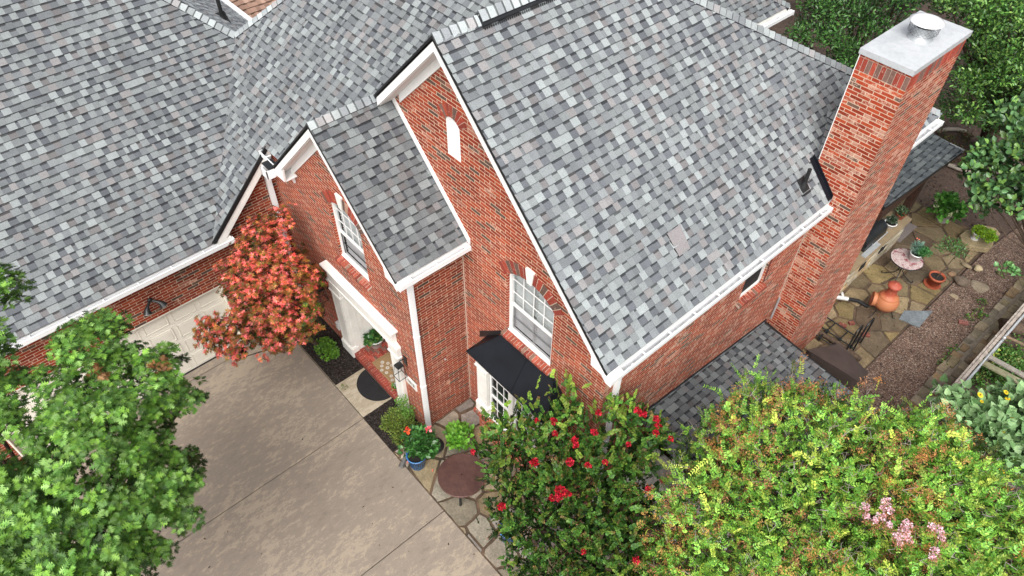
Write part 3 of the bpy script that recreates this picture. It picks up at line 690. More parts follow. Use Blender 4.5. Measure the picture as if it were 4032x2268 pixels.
m = MB(); m.box(-9.12, -9.08, 5.42, 5.46, 1.0, 1.25); m.tube([(-9.10, 5.42, 1.03), (-9.10, 5.38, 1.06), (-9.10, 5.38, 1.19), (-9.10, 5.42, 1.22)], .012, 8); m.build('handle', M_BLACKMETAL, do)
m = MB(); m.box(-10.352, -10.33, 4.98, 5.02, 2.1, 2.25); m.build('door_bell', M_BLACKMETAL, ent)
# brick stoop: rowlock edge and paving
st = MB(); st.box(-10.37, -8.5, 4.50, 5.5, .0, .165); sto = st.build('brick_stoop', M_BRICK, H_)
m = MB(); x = -10.37
while x < -8.52:
    c = random.choice([(.30, .05, .03), (.25, .042, .028), (.33, .065, .045)]); k = random.uniform(.7, 1.2)
    m.box(x+.004, x+.064, 4.38, 4.50, 0.0, .168+random.uniform(-.003, .003), tuple(q*k for q in c)); x += .070
m.build('rowlock_edge', M_TBRICK, sto)
m = MB(); m.box(-10.365, -8.505, 4.386, 4.51, 0, .160); m.build('mortar_joint', M_MORTAR, sto)
m = MB()
y = 4.51; r = 0
while y < 5.45:
    x = -10.36-(.1 if r % 2 else 0)
    while x < -8.52:
        c = random.choice([(.30, .05, .03), (.24, .04, .028), (.33, .065, .045), (.17, .09, .07)]); k = random.uniform(.7, 1.2)
        m.box(max(x, -10.36)+.004, min(x+.2, -8.5)-.004, y+.004, y+.062, .16, .172, tuple(q*k for q in c)); x += .205
    y += .07; r += 1
m.build('paving_brick', M_TBRICK, sto)
# number plaque
pl = MB(); pl.box(-8.15, -7.78, YP-.02, YP+.002, 1.32, 1.56); plo = pl.build('number_plaque', M_TRIMW, H_, bevel=.004)
def text_mesh(name, txt, size, M_, mat, par, ext=.002, shear=0):
    cu = bpy.data.curves.new(name, 'FONT'); cu.body = txt; cu.size = size; cu.extrude = ext; cu.align_x = 'CENTER'; cu.align_y = 'CENTER'; cu.shear = shear; cu.offset = .0015
    tmp = bpy.data.objects.new(name, cu); COL.objects.link(tmp)
    bpy.context.view_layer.update(); dg = bpy.context.evaluated_depsgraph_get()
    me = bpy.data.meshes.new_from_object(tmp.evaluated_get(dg)); bpy.data.objects.remove(tmp)
    me.transform(M_); me.materials.clear(); me.materials.append(mat)
    o = bpy.data.objects.new(name, me); return put(o, par)
text_mesh('house_number', '1013', .13, Matrix.Translation((-7.965, YP-.022, 1.44)) @ Matrix.Rotation(PI/2, 4, 'X'), M_BLACKMETAL, plo)
# wall lanterns
def lantern(x, y, z, par, sc=1.0):
    m = MB(); m.box(x-.05*sc, x+.05*sc, y-.02, y, z+.02*sc, z+.26*sc); m.tube([(x, y-.02, z+.2*sc), (x, y-.12*sc, z+.24*sc), (x, y-.17*sc, z+.2*sc)], .012, 8)
    yc = y-.17*sc; t0, t1 = .055*sc, .10*sc; za, zb = z+.10*sc, z-.24*sc
    m.box(x-t0, x+t0, yc-t0, yc+t0, za+.03, za+.055); m.box(x-t0*1.35, x+t0*1.35, yc-t0*1.35, yc+t0*1.35, za, za+.03)
    tc = [(x+a*t0*1.25, yc+b*t0*1.25, za) for a, b in ((-1, -1), (1, -1), (1, 1), (-1, 1))]; bc = [(x+a*t1, yc+b*t1, zb) for a, b in ((-1, -1), (1, -1), (1, 1), (-1, 1))]
    for i in range(4): m.tube([tc[i], bc[i]], .007, 4); m.tube([bc[i], bc[(i+1) % 4]], .008, 4)
    m.tube([(x, yc, za), (x, yc, za-.1)], .012, 6)
    o = m.build('wall_lantern', M_BLACKMETAL, par)
    g = MB(); g.add(tc+bc, [(0, 1, 5, 4), (1, 2, 6, 5), (2, 3, 7, 6), (3, 0, 4, 7)]); g.build('lantern_glass', mat_lg, o)
    return o
mat_lg = mat_glass('lantern_glass', (.95, .95, .95), .08)
lantern(-8.06, YP-.01, 1.98, H_); lantern(-11.12, YP-.01, 1.75, H_)
MB().box(-10.98, -10.86, YP-.09, YP-.002, .55, .78).build('outlet_cover', M_WPOT, H_, bevel=.01)
MB().lathe([(0, .02), (.02, .02), (.02, 0)], (0, 0, 0), 10, M_=Matrix.Translation((XP, 5.13, 1.95)) @ Matrix.Rotation(PI/2, 4, 'Y')).build('hose_hook', M_GALV, H_)

# ---- bay window
by = MB(); by.box(-6.86, -4.92, 5.33, YW-.004, 0, .80); bay = by.build('bay_window', M_BRICK, H_)
rowlock((-6.93, 5.38, .90), (-4.85, 5.38, .90), (0, -1, 0), bay, ln=.15, slope=.06, hgt=.10); rowlock((-6.84, 5.72, .90), (-6.84, 5.30, .90), (-1, 0, 0), bay, ln=.12, slope=.06, hgt=.10)
m = MB(); m.box(-6.84, -4.94, 5.36, YW-.004, .80, .90); m.box(-6.84, -4.94, 5.38, YW-.004, 2.62, 2.86); m.box(-6.84, -6.78, 5.40, YW-.004, .9, 2.62); m.box(-5.0, -4.94, 5.40, YW-.004, .9, 2.62); m.build('bay_frame', M_TRIMW, bay)
pilaster(-6.86, -6.56, 5.31, 5.42, .90, 2.78, bay, 4); pilaster(-5.22, -4.92, 5.31, 5.42, .90, 2.78, bay, 4); 
m = MB(); m.box(-5.94, -5.82, 5.34, 5.42, .9, 2.7); m.build('mullion', M_TRIMW, bay)
for (x0, x1) in ((-6.54, -5.95), (-5.81, -5.24)):
    f = MB(); z0, z1, zr = .93, 2.62, 1.70; y = 5.40
    f.box(x0, x1, y-.02, y+.03, z0, z0+.06); f.box(x0, x1, y-.02, y+.03, z1-.05, z1); f.box(x0, x0+.045, y-.02, y+.03, z0+.06, z1-.05); f.box(x1-.045, x1, y-.02, y+.03, z0+.06, z1-.05); f.box(x0+.045, x1-.045, y-.02, y+.03, zr-.03, zr+.03)
    f.box(x0-.01, x1+.01, y-.06, y-.02, z0-.02, z0+.02)
    for i in (1, 2): xx = x0+(x1-x0)*i/3; f.box(xx-.010, xx+.010, y-.004, y+.01, z0+.06, zr-.03); f.box(xx-.010, xx+.010, y-.004, y+.01, zr+.03, z1-.05)
    for i in (1,): zz = (z0+zr)/2; f.box(x0+.045, x1-.045, y-.003, y+.011, zz-.010, zz+.010)
    for i in (1, 2): zz = zr+(z1-zr)*i/3; f.box(x0+.045, x1-.045, y-.003, y+.011, zz-.010, zz+.010)
    f.build('window_frame', M_WHITE, bay)
    MB().add([(x0+.04, y+.006, z0+.05), (x1-.04, y+.006, z0+.05), (x1-.04, y+.006, z1-.04), (x0+.04, y+.006, z1-.04)], [(0, 1, 2, 3)]).build('pane', M_DGLASS, bay)
    c = MB()
    for k in range(9): xx = x0+.03+k*.03; c.box(xx, xx+.018, y+.12, y+.14, z0, z1)
    c.build('curtain', M_SLAT, bay)
MB().box(-6.78, -5.0, 5.66, 5.68, .9, 2.7).build('dark_room', M_DARK, bay)  # dark sheet, the unlit space behind the bay painted in
E3 = 3.27; e_ = 2.84; yl = 5.18
br = MB(); A = (-6.58, YW-.006, E3); B = (-5.18, YW-.006, E3); Cc = (-4.76, yl, e_); D_ = (-6.97, yl, e_); E5 = (-7.02, YW-.006, e_); F5 = (-4.72, YW-.006, e_)
br.add([A, B, Cc, D_], [(0, 3, 2, 1)]); br.add([A, D_, E5], [(0, 2, 1)]); br.add([B, F5, Cc], [(0, 2, 1)])
br.prism([D_, Cc, (Cc[0], Cc[1], e_-.035), (D_[0], D_[1], e_-.035)], (0, .02, 0)); br.box(-7.0, -6.98, yl, YW-.006, e_-.035, e_); br.box(-4.75, -4.73, yl, YW-.006, e_-.035, e_)
bro = br.build('bay_roof', M_BAYROOF, bay)
m = MB(); xm = -5.87; m.prism([(xm-.012, YW-.01, E3+.003), (xm+.012, YW-.01, E3+.003), (xm+.16, yl, e_+.004), (xm+.136, yl, e_+.004)], (0, 0, .016)); m.tube([A, D_], .010, 4); m.tube([B, Cc], .010, 4)
m.build('standing_seam', M_BAYROOF, bro)
m = MB(); m.box(-6.62, -5.14, YW-.014, YW-.002, E3-.01, E3+.10); m.prism([(-6.62, YW-.014, E3+.09), (-7.24, YW-.014, 2.78), (-7.24, YW-.014, 2.60), (-7.02, YW-.014, 2.82), (-6.62, YW-.014, E3-.02)], (0, .01, 0)); m.prism([(-5.14, YW-.014, E3+.09), (-4.66, YW-.014, 2.88), (-4.66, YW-.014, 2.78), (-4.76, YW-.014, 2.84), (-5.14, YW-.014, E3-.02)], (0, .01, 0)); m.build('roof_flashing', M_BLACKMETAL, bro)
m = MB(); m.box(-6.95, -4.78, yl+.02, YW-.01, e_-.05, e_-.036); m.build('soffit', M_TRIMW, bay)

# ---- chimney
CX0, CX1, CY0, CY1 = -4.34, -3.45, 11.5, 13.36
ch = MB(); ch.box(CX0, CX1, CY0, CY1, -.05, 7.62); ch.box(CX0-.001, CX1+.001, CY0+.0, CY1, 7.86, 7.92)
cho = ch.build('chimney', M_BRICKC, H_)
m = MB(); pr = random.Random(3)
def sold(m, horizontal_axis, a0, a1, fixed, z0, z1, out):
    n = int((a1-a0)/.076); wd = (a1-a0)/n
    for i in range(n):
        c = pr.choice([(.36, .055, .03), (.30, .045, .028), (.42, .08, .05), (.18, .10, .08)]); k = pr.uniform(.8, 1.2); c = tuple(q*k for q in c)
        p, q = a0+i*wd+.006, a0+(i+1)*wd-.006
        if horizontal_axis == 0: m.box(p, q, fixed-out, fixed+.05, z0, z1, c)
        else: m.box(fixed-.05, fixed+out, p, q, z0, z1, c)
sold(m, 0, CX0, CX1, CY0, 7.63, 7.85, .004); sold(m, 1, CY0, CY1, CX1, 7.63, 7.85, .004); m.build('soldier_course', M_TBRICK, cho)
m = MB(); m.box(CX0+.004, CX1-.003, CY0+.003, CY1-.003, 7.615, 7.87); m.build('mortar_joint', M_MORTAR, cho)
def mat_cap():
    t = NT('cap_sheet_metal'); p = t.pos(); f = t.noise(p, 1.6, 6, .75); g = t.noise(p, 14, 4, .7)
    c = t.mix(1.0, t.ramp(f, [(.3, (.40, .42, .44)), (.55, (.54, .56, .58)), (.75, (.47, .49, .51))]), t.ramp(g, [(.25, (.86, .86, .86)), (.5, (1, 1, 1))]), 'MULTIPLY'); t.color(c); t.rough(.55); t.b.inputs['Metallic'].default_value = .25; return t.m
M_CAP = mat_cap()
m = MB(); m.add([(CX0-.03, CY0-.03, 8.0), (CX1+.02, CY0-.03, 8.0), (CX1+.02, CY1+.06, 8.0), (CX0-.03, CY1+.06, 8.0), (-3.9, 12.45, 8.035)], [(0, 1, 4), (1, 2, 4), (2, 3, 4), (3, 0, 4)])
x0, x1, y0, y1 = CX0-.03, CX1+.02, CY0-.03, CY1+.06; m.box(x0, x1, y0, y0+.01, 7.905, 8.0); m.box(x0, x1, y1-.01, y1, 7.905, 8.0); m.box(x0, x0+.01, y0+.01, y1-.01, 7.905, 8.0); m.box(x1-.01, x1, y0+.01, y1-.01, 7.905, 8.0)
cap = m.build('chimney_cap', M_CAP, cho)
fx, fy = -3.88, 12.45
m = MB(); m.lathe([(.20, 8.01), (.20, 8.05), (.15, 8.08), (.15, 8.20), (.155, 8.24)], (fx, fy, 0), 28); m.build('flue_collar', M_GALV, cap)
m = MB(); m.lathe([(.10, 8.16), (.11, 8.30)], (fx, fy, 0), 24); m.build('flue', M_DARK, cap)
m = MB(); nn_ = 22; za, zb = 8.10, 8.32
for k in range(nn_):
    for sg in (1, -1):
        path = [(fx+rr*math.cos(a_), fy+rr*math.sin(a_), z) for rr, z, a_ in [(.17, za, 2*PI*k/nn_), (.235, za+.05, 2*PI*(k+sg*.8)/nn_), (.235, za+.14, 2*PI*(k+sg*2.2)/nn_), (.235, zb, 2*PI*(k+sg*3.6)/nn_)]]
        m.tube(path, .0022, 3, cap=False)
m.build('spark_mesh', mat_simple('mesh_steel', (.16, .17, .18), .5, .4), cap)
m = MB(); m.lathe([(.27, zb-.005), (.275, zb+.006), (.20, zb+.03), (.10, zb+.045), (0, zb+.05)], (fx, fy, 0), 36); m.lathe([(.245, zb-.005), (0, zb-.004)], (fx, fy, 0), 36); m.build('rain_cap', mat_simple('bright_lid', (.78, .79, .80), .4, .2, .05), cap)
# black step flashing along the chimney foot and the white counter flashing
zr_ = lambda x: 1.298-x
m = MB(); m.prism([(-3.84, CY0-.02, zr_(-3.84)), (-4.46, CY0-.02, zr_(-4.46)), (-4.46, CY0-.02, zr_(-4.46)+.07), (-4.36, CY0-.02, zr_(-4.36)+.10), (-3.84, CY0-.02, zr_(-3.84)+.10)], (0, .018, 0))
m.prism([(-3.84, CY0-.13, zr_(-3.84)+.022), (-4.46, CY0-.13, zr_(-4.46)+.022), (-4.46, CY0-.02, zr_(-4.46)+.024), (-3.84, CY0-.02, zr_(-3.84)+.024)], (0, 0, .006)); m.build('step_flashing', M_BAYROOF, cho)
m = MB(); m.tube([(CX0-.006, CY0-.006, zr_(CX0)+.15), (CX0-.006, CY0-.006, 7.9)], .008, 5); m.build('corner_bead', M_WHITE, cho)
m = MB(); 
# ---- plumbing vent on the roof
def vent_pipe(x, y, z, h, par, boot=True, r=.035):
    m = MB(); n = (s2, 0, s2)
    if boot: 
        m.prism([(x+.12, y-.11, z-.12+.02), (x+.12, y+.11, z-.12+.02), (x-.11, y+.11, z+.11+.02), (x-.11, y-.11, z+.11+.02)], (.006, 0, .006))
        m.lathe([(.075, -.04), (.07, .05), (.055, .065), (.055, .08), (.045, .095), (.04, .13)], (x, y, z), 18)
    m.tube([(x, y, z), (x, y, z+h)], r, 14); o = m.build('vent_pipe', M_RUBBER, par)
    MB().disc((x, y, z+h+.001), r*.8, 14).build('pipe_opening', M_DARK, o)
vent_pipe(-4.22, 10.95, 5.50, .40, R_w)
def mat_pipe(): return M_BLACKMETAL
p0 = onpt = at
vent_pipe(-16.3, 5.7, 5.75, .75, R_g, True, .045)
vent_pipe(-14.3, 6.9, 5.5, 1.05, R_m, True, .05)
# white eave flashing of the little rear roof
m = MB(); m.box(-21, -16.5, 7.1, 7.24, 4.28, 4.40); m.build('gutter', M_GUTTER, H_)

# ---- lean-to roof on the right wall
LZ = lambda x, y: 1.604-.29*(x+4.06)-.12*(y-11.3)
lp = lambda x, y: (x, y, LZ(x, y))
lroof = roof_plane('lean_to_roof', H_, lp(-1.0, 11.6), (0, 1, -.12), (-1, 0, .29), [[lp(-1.3, 6.95), lp(-1.3, 11.74), lp(XW+.015, 11.30), lp(XW+.015, 7.05)]], seed=21, k=.74, deck=.12)
lb = MB(); lb.box(-3.9, -1.6, 7.15, 7.25, 0, 1.2); lb.box(-1.7, -1.6, 7.25, 11.4, 0, .75); lb.build('lean_to_wall', M_TRIMW, H_)
m = MB(); m.prism([lp(XW+.02, 7.05), lp(XW+.02, 11.3), tuple(np.array(lp(XW+.02, 11.3))+(0, 0, .07)), tuple(np.array(lp(XW+.02, 7.05))+(0, 0, .07))], (-.015, 0, 0)); m.build('roof_flashing', M_BLACKMETAL, lroof)
# ---- rear wing wall under the far eave
m = MB(); m.box(-16, -9.25, 17.3, 17.5, 0, 4.8); m.box(-9.45, -9.25, 12, 17.3, 0, 4.8); m.build('wall', M_BRICK, H_)
m = MB(); m.box(-9.25, -8.93, 12, 17.84, 4.76, 4.80); m.box(-8.97, -8.94, 12, 17.84, 4.76, 4.93); m.build('fascia', M_TRIMW, H_)
downspout(-9.24, -9.16, 16.2, 16.3, .1, 4.7)
# ================================================================== the ground and paving
def mat_ground():
    t = NT('earth'); p = t.pos(); f = t.noise(p, 1.2, 6, .7); g = t.noise(p, 26, 5, .8)
    c = t.mix(1.0, t.ramp(f, [(.3, (.050, .034, .027)), (.6, (.085, .058, .045))]), t.ramp(g, [(.3, (.45, .42, .4)), (.5, (1, 1, 1)), (.72, (1.7, 1.55, 1.4))]), 'MULTIPLY')
    t.color(c); t.rough(.95); t.bump(g, .9, .03); return t.m
m = MB(); m.add([(-300, -300, -.08), (300, -300, -.08), (300, 300, -.08), (-300, 300, -.08)], [(0, 1, 2, 3)]); tag(m.build('ground', mat_ground()), kind='structure')
def mat_concrete(name, base, pale, stain, amt=.55):
    t = NT(name); p = t.pos()
    mp = t.new('ShaderNodeMapping'); mp.inputs['Scale'].default_value = (1, .42, 1); mp.inputs['Rotation'].default_value = (0, 0, .5); t.link(p, mp.inputs[0])
    f = t.noise(mp.outputs[0], 1.0, 9, .72); big = t.noise(p, .35, 3, .6); g = t.noise(p, 70, 4, .9); h = t.noise(mp.outputs[0], 9, 8, .85)
    s_ = t.math('ADD', t.math('ADD', t.math('MULTIPLY', f, .48), t.math('MULTIPLY', h, .80)), t.math('MULTIPLY', big, .30))
    c = t.ramp(s_, [(.62, stain), (.74, base), (.80, base), (.845, pale)])
    sp2 = t.ramp(g, [(.3, (.70, .69, .68)), (.5, (1, 1, 1)), (.72, (1.25, 1.24, 1.22))])
    sp3 = t.ramp(t.noise(p, 3.2, 5, .75), [(.66, (1, 1, 1)), (.74, (.72, .70, .68))]); c = t.mix(1.0, c, sp3, 'MULTIPLY')
    c = t.mix(1.0, c, sp2, 'MULTIPLY'); t.color(c); t.rough(.9)
    t.b.inputs['Specular IOR Level'].default_value = .2
    t.bump(g, .35, .006); return t.m
M_CONC = mat_concrete('driveway_concrete', (.238, .200, .163), (.325, .270, .208), (.180, .150, .123))
def slab(m, x0, x1, y0, y1, z=0.0, dz=.1, b=.012):
    m.add([(x0, y0, z-b), (x1, y0, z-b), (x1, y1, z-b), (x0, y1, z-b), (x0+b, y0+b, z), (x1-b, y0+b, z), (x1-b, y1-b, z), (x0+b, y1-b, z)], [(4, 5, 6, 7), (0, 1, 5, 4), (1, 2, 6, 5), (2, 3, 7, 6), (3, 0, 4, 7)])
    m.box(x0, x1, y0, y1, z-dz, z-b)
m = MB(); YD = 3.578
for (x0, x1) in ((-12.28, -8.815), (-8.80, -5.905), (-5.89, -2.9), (-2.885, 3.0)):
    for (y0, y1) in ((-3.6, YD), (-9, -3.615), (-16, -9.015)): slab(m, x0, x1, y0, y1)
slab(m, -12.62, -12.295, -3.6, 3.05)
tag(m.build('driveway', M_CONC), kind='structure')
M_PAD = mat_concrete('pad_concrete', (.33, .28, .205), (.42, .36, .28), (.22, .18, .13))
m = MB(); slab(m, -9.98, -8.84, 3.59, 4.375); m.box(-12.3, -9.99, 3.59, 3.60, -.05, -.02); tag(m.build('entry_path', M_PAD), kind='structure')
m = MB(); m.add([(XG, 3.585, -.022), (-7.72, 3.585, -.022), (-7.70, YP, -.022), (XG, YP, -.022)], [(0, 1, 2, 3)]); tag(m.build('mulch_bed', M_SOIL), kind='structure')
def scatter_chips(name, x0, x1, y0, y1, z, n, cols, size, label, keep=None, seed=5):
    r = random.Random(seed); m = MB()
    for i in range(n):
        x, y = r.uniform(x0, x1), r.uniform(y0, y1)
        if keep and not keep(x, y): continue
        a = r.uniform(0, PI); l = r.uniform(.4, 1)*size; w2 = l*r.uniform(.2, .5); ca, sa = math.cos(a), math.sin(a); h = r.uniform(.002, .014)
        q = [(x+ca*l-sa*w2*.5, y+sa*l+ca*w2*.5, z+h), (x-sa*w2, y+ca*w2, z+h*.6), (x-ca*l, y-sa*l, z+h*r.uniform(.3, 1.6)), (x+sa*w2, y-ca*w2, z+h)]
        c = r.choice(cols); k = r.uniform(.6, 1.4); m.add(q, [(0, 1, 2, 3)], tuple(v*k for v in c))
    o = m.build(name, M_STONE); return tag(o, kind='stuff') if label is None else tag(o, label, name.replace('_', ' '), kind='stuff')
scatter_chips('bark_mulch', XG+.05, -7.75, 3.60, YP-.03, -.02, 5200, [(.05, .04, .035), (.03, .025, .022), (.09, .07, .06), (.02, .017, .015)], .03, 'dark shredded bark mulch in the beds beside the front entry')

def vor_patio(name, outline, nx, ny, bbox, z, cols, seed, gap=.016, h=.02, rot=0, jit=.42, warp=None):
    r = random.Random(seed); x0, x1, y0, y1 = bbox; pts = []
    dx, dy = (x1-x0)/nx, (y1-y0)/ny
    for i in range(-1, nx+1):
        for j in range(-1, ny+1): pts.append((x0+(i+.5+(j % 2)*.35+r.uniform(-jit, jit))*dx, y0+(j+.5+r.uniform(-jit, jit))*dy))
    m = MB(); ol = ccw(outline)
    for i, p in enumerate(pts):
        poly = list(ol)
        for j, q in enumerate(pts):
            if i == j: continue
            ex, ey = q[0]-p[0], q[1]-p[1]; L = math.hypot(ex, ey)
            if L > 3.2*max(dx, dy): continue
            ex /= L; ey /= L; mx, my = p[0]+ex*(L/2-gap*r.uniform(.5, 1.7)), p[1]+ey*(L/2-gap*r.uniform(.5, 1.7))
            n_ = len(poly); out = []
            for k in range(n_):
                a, b = poly[k], poly[(k+1) % n_]; da = (a[0]-mx)*ex+(a[1]-my)*ey; db = (b[0]-mx)*ex+(b[1]-my)*ey
                if da <= 0: out.append(a)
                if (da <= 0) != (db <= 0): t = da/(da-db); out.append((a[0]+t*(b[0]-a[0]), a[1]+t*(b[1]-a[1])))
            poly = out
            if len(poly) < 3: break
        if len(poly) < 3: continue
        # roughen the outline
        rp = []
        for k in range(len(poly)):
            a, b = poly[k], poly[(k+1) % len(poly)]; L = math.hypot(b[0]-a[0], b[1]-a[1])
            if L < .02: continue
            ns = max(1, int(L/.09)); nx_, ny_ = -(b[1]-a[1])/L, (b[0]-a[0])/L
            for s in range(ns):
                t = s/ns; o = r.uniform(0, .022) if s else .012
                rp.append((a[0]+t*(b[0]-a[0])+nx_*o, a[1]+t*(b[1]-a[1])+ny_*o))
        if len(rp) < 3: continue
        cx = sum(q[0] for q in rp)/len(rp); cy = sum(q[1] for q in rp)/len(rp); hz = z+h+r.uniform(-.006, .006)
        tx, ty = r.uniform(-.01, .01), r.uniform(-.01, .01)
        top = [(cx+(q[0]-cx)*.965, cy+(q[1]-cy)*.965, hz+tx*(q[0]-cx)+ty*(q[1]-cy)) for q in rp]; low = [(q[0], q[1], z-.02) for q in rp]
        c = r.choice(cols); k = r.uniform(.75, 1.15); c = tuple(v*k for v in c); n_ = len(rp)
        m.add(top+low, [list(range(n_))]+[(i_, i_+n_, (i_+1) % n_+n_, (i_+1) % n_) for i_ in range(n_)], c)
    return m.build(name, M_STONE)
scatter_chips('drive_litter', -10, -3, -4, 3.5, .001, 60, [(.05, .03, .02), (.12, .08, .04), (.02, .015, .012)], .035, 'a few small dead leaves and crumbs lying on the driveway', seed=19)
FS = [(.27, .215, .13), (.33, .27, .18), (.30, .27, .21), (.22, .19, .14), (.36, .31, .24), (.27, .24, .21), (.24, .185, .11)]
tag(vor_patio('front_patio', [(-7.66, 3.59), (-1.8, 3.59), (-1.8, 5.7), (-4.1, 5.7), (-7.66, 5.7)], 10, 4, (-7.66, -1.8, 3.59, 5.72), -.015, FS, 12), kind='structure')
FR = [(.21, .155, .08), (.175, .135, .08), (.23, .175, .10), (.13, .10, .065), (.16, .125, .07), (.26, .20, .12), (.12, .085, .055), (.21, .16, .075)]
tag(vor_patio('rear_patio', [(-7.5, 11.6), (-2.13, 11.6), (-2.16, 19.9), (-7.5, 20.0)], 9, 15, (-7.5, -2.13, 11.6, 20.0), -.015, FR, 23), kind='structure')
def mat_joint():
    t = NT('joint_grit'); p = t.pos(); g = t.noise(p, 70, 4, .85); f = t.noise(p, 3, 4, .6)
    t.color(t.mix(1.0, t.ramp(f, [(.35, (.040, .032, .022)), (.65, (.13, .085, .055))]), t.ramp(g, [(.3, (.4, .4, .4)), (.7, (1.7, 1.6, 1.5))]), 'MULTIPLY')); t.rough(.95); return t.m
MJ = mat_joint()
m = MB(); m.box(-7.68, -1.8, 3.58, 5.73, -.07, -.018); m.box(-7.6, -2.12, 11.5, 20.05, -.07, -.018); m.box(XW, -1.3, 5.73, 11.6, -.07, -.02); tag(m.build('joint_sand', MJ), kind='structure')
def mat_gravel():
    t = NT('pea_gravel'); p = t.pos(); v = t.new('ShaderNodeTexVoronoi'); v.inputs['Scale'].default_value = 48; t.link(p, v.inputs['Vector'])
    sc = t.new('ShaderNodeSeparateColor'); t.link(v.outputs['Color'], sc.inputs[0])
    c = t.ramp(sc.outputs[0], [(0, (.07, .042, .032)), (.2, (.15, .095, .07)), (.4, (.23, .15, .11)), (.6, (.18, .105, .075)), (.75, (.31, .235, .185)), (.9, (.11, .08, .075)), (.97, (.44, .37, .31))], 'CONSTANT')
    d = t.ramp(v.outputs['Distance'], [(.25, (1.1, 1.1, 1.1)), (.65, (.5, .48, .46))]); c = t.mix(1.0, c, d, 'MULTIPLY')
    f = t.noise(p, 2.2, 5, .7); c = t.mix(1.0, c, t.ramp(f, [(.32, (.62, .6, .58)), (.55, (1, 1, 1))]), 'MULTIPLY')
    t.color(c); t.rough(.85); t.bump(v.outputs['Distance'], -.8, .012); return t.m
m = MB(); m.add([(-2.10, 9.0, -.012), (-.30, 9.0, -.012), (-.30, 24, -.012), (-1.6, 24, -.012), (-2.06, 19.6, -.012), (-2.12, 13, -.012)], [list(range(6))]); tag(m.build('gravel_path', mat_gravel()), kind='structure')
scatter_chips('leaf_litter', -2.1, -.3, 10, 21, -.008, 520, [(.03, .018, .013), (.06, .035, .025), (.10, .06, .045)], .055, 'dark fallen leaves and bark bits lying on the gravel path', seed=9)
scatter_chips('dry_leaf_litter', -4.1, -2.16, 12.5, 19.8, .012, 260, [(.04, .025, .018), (.10, .05, .025), (.14, .08, .04)], .04, 'small brown dead leaves lying on the rear flagstones', seed=10)
scatter_chips('yard_litter', -14, -1.8, 20.1, 30, -.07, 9000, [(.05, .035, .028), (.09, .055, .04), (.03, .02, .016), (.13, .08, .055)], .07, 'brown leaf litter under the trees behind the house', seed=11)
scatter_chips('garden_mulch', -.25, 3.0, 9.5, 20, -.07, 6000, [(.05, .032, .028), (.11, .06, .05), (.03, .02, .018), (.16, .10, .08)], .045, 'reddish bark mulch in the garden beyond the timber fence', seed=13)
# patio edge board
m = MB(); m.prism([(-2.135, 11.5, -.05), (-2.115, 11.5, -.05), (-2.155, 20, -.05), (-2.175, 20, -.05)], (0, 0, .055)); tag(m.build('edging_board', M_BARK), 'thin dark edging board between rear flagstones and gravel', 'garden edging')

# ================================================================== things by the entry
def new_thing(name, loc, label, cat, group=None): return empty(name, loc, label, cat, group)
# half round rubber mat
m = MB(); cx, cy, R = -9.38, 4.36, .52; pts = [(cx+R*.98*math.cos(PI+PI*i/28), cy+R*.90*math.sin(PI+PI*i/28), .012) for i in range(29)]
m.prism([(a, b, .0) for a, b, c in pts], (0, 0, .012))
for i in range(1, 22):
    a = PI+PI*i/22; m.prism([(cx+.12*math.cos(a-.02), cy+.12*math.sin(a-.02), .012), (cx+.12*math.cos(a+.02), cy+.12*math.sin(a+.02), .012), (cx+.44*math.cos(a+.012), cy+.41*math.sin(a+.012), .012), (cx+.44*math.cos(a-.012), cy+.41*math.sin(a-.012), .012)], (0, 0, .006))
for k, (a_, b_2) in enumerate(((.97, .93), (.10, .12))):
    m.tube([(cx+R*a_*math.cos(PI+PI*i/28), cy+R*(a_*.92)*math.sin(PI+PI*i/28), .014) for i in range(29)], .009, 5)
tag(m.build('rubber_mat', M_RUBBER), 'black half round ribbed rubber mat on the concrete pad', 'mat')
def mat_coir():
    t = NT('coir'); p = t.pos(); g = t.noise(p, 130, 2, .8); t.color(t.ramp(g, [(.3, (.20, .125, .06)), (.7, (.34, .22, .11))])); t.rough(.95); t.bump(g, .6, .01); return t.m
dm = new_thing('door_mat', (-9.3, 4.75, .172), 'tan coir door mat with white daisies on the brick stoop', 'door mat')
m = MB(); m.box(-9.84, -8.66, 4.53, 5.0, .174, .188); m.build('coir_pile', mat_coir(), dm)
m = MB(); b = .03; x0, x1, y0, y1 = -9.80, -8.70, 4.57, 4.96
for (a, b2, c, d) in ((x0, x1, y0, y0+.006), (x0, x1, y1-.006, y1), (x0, x0+.006, y0, y1), (x1-.006, x1, y0, y1)): m.box(a, b2, c, d, .188, .1895)
m.build('border_line', mat_simple('dark_coir', (.16, .10, .05), .95), dm)
m = MB(); c_ = MB(); r = random.Random(4)
for (dx, dy, s) in [(.09, .12, .05), (.20, .20, .045), (.17, .05, .045), (.30, .12, .05), (.31, .24, .05), (.42, .31, .05), (.27, -.02, .045), (.40, .02, .045), (.50, .18, .04), (.55, .05, .045), (.52, .32, .045), (.66, .0, .045), (.70, .15, .04), (.80, .03, .045), (.90, .04, .045), (.63, .30, .04)]:
    px_, py_ = -9.80+dx+.03, 4.60+dy
    m = MB()
    for k in range(9):
        a = 2*PI*k/9; ca, sa = math.cos(a), math.sin(a); m.add([(px_+ca*s*.2, py_+sa*s*.2, .190), (px_+ca*s*.7-sa*s*.18, py_+sa*s*.7+ca*s*.18, .190), (px_+ca*s, py_+sa*s, .190), (px_+ca*s*.7+sa*s*.18, py_+sa*s*.7-ca*s*.18, .190)], [(0, 1, 2, 3)])
    m.build('daisy', M_WPOT, dm); c_.disc((px_, py_, .1905), s*.22, 8)
None; c_.build('daisy_centre', mat_simple('daisy_yellow', (.45, .35, .12), .8), dm)
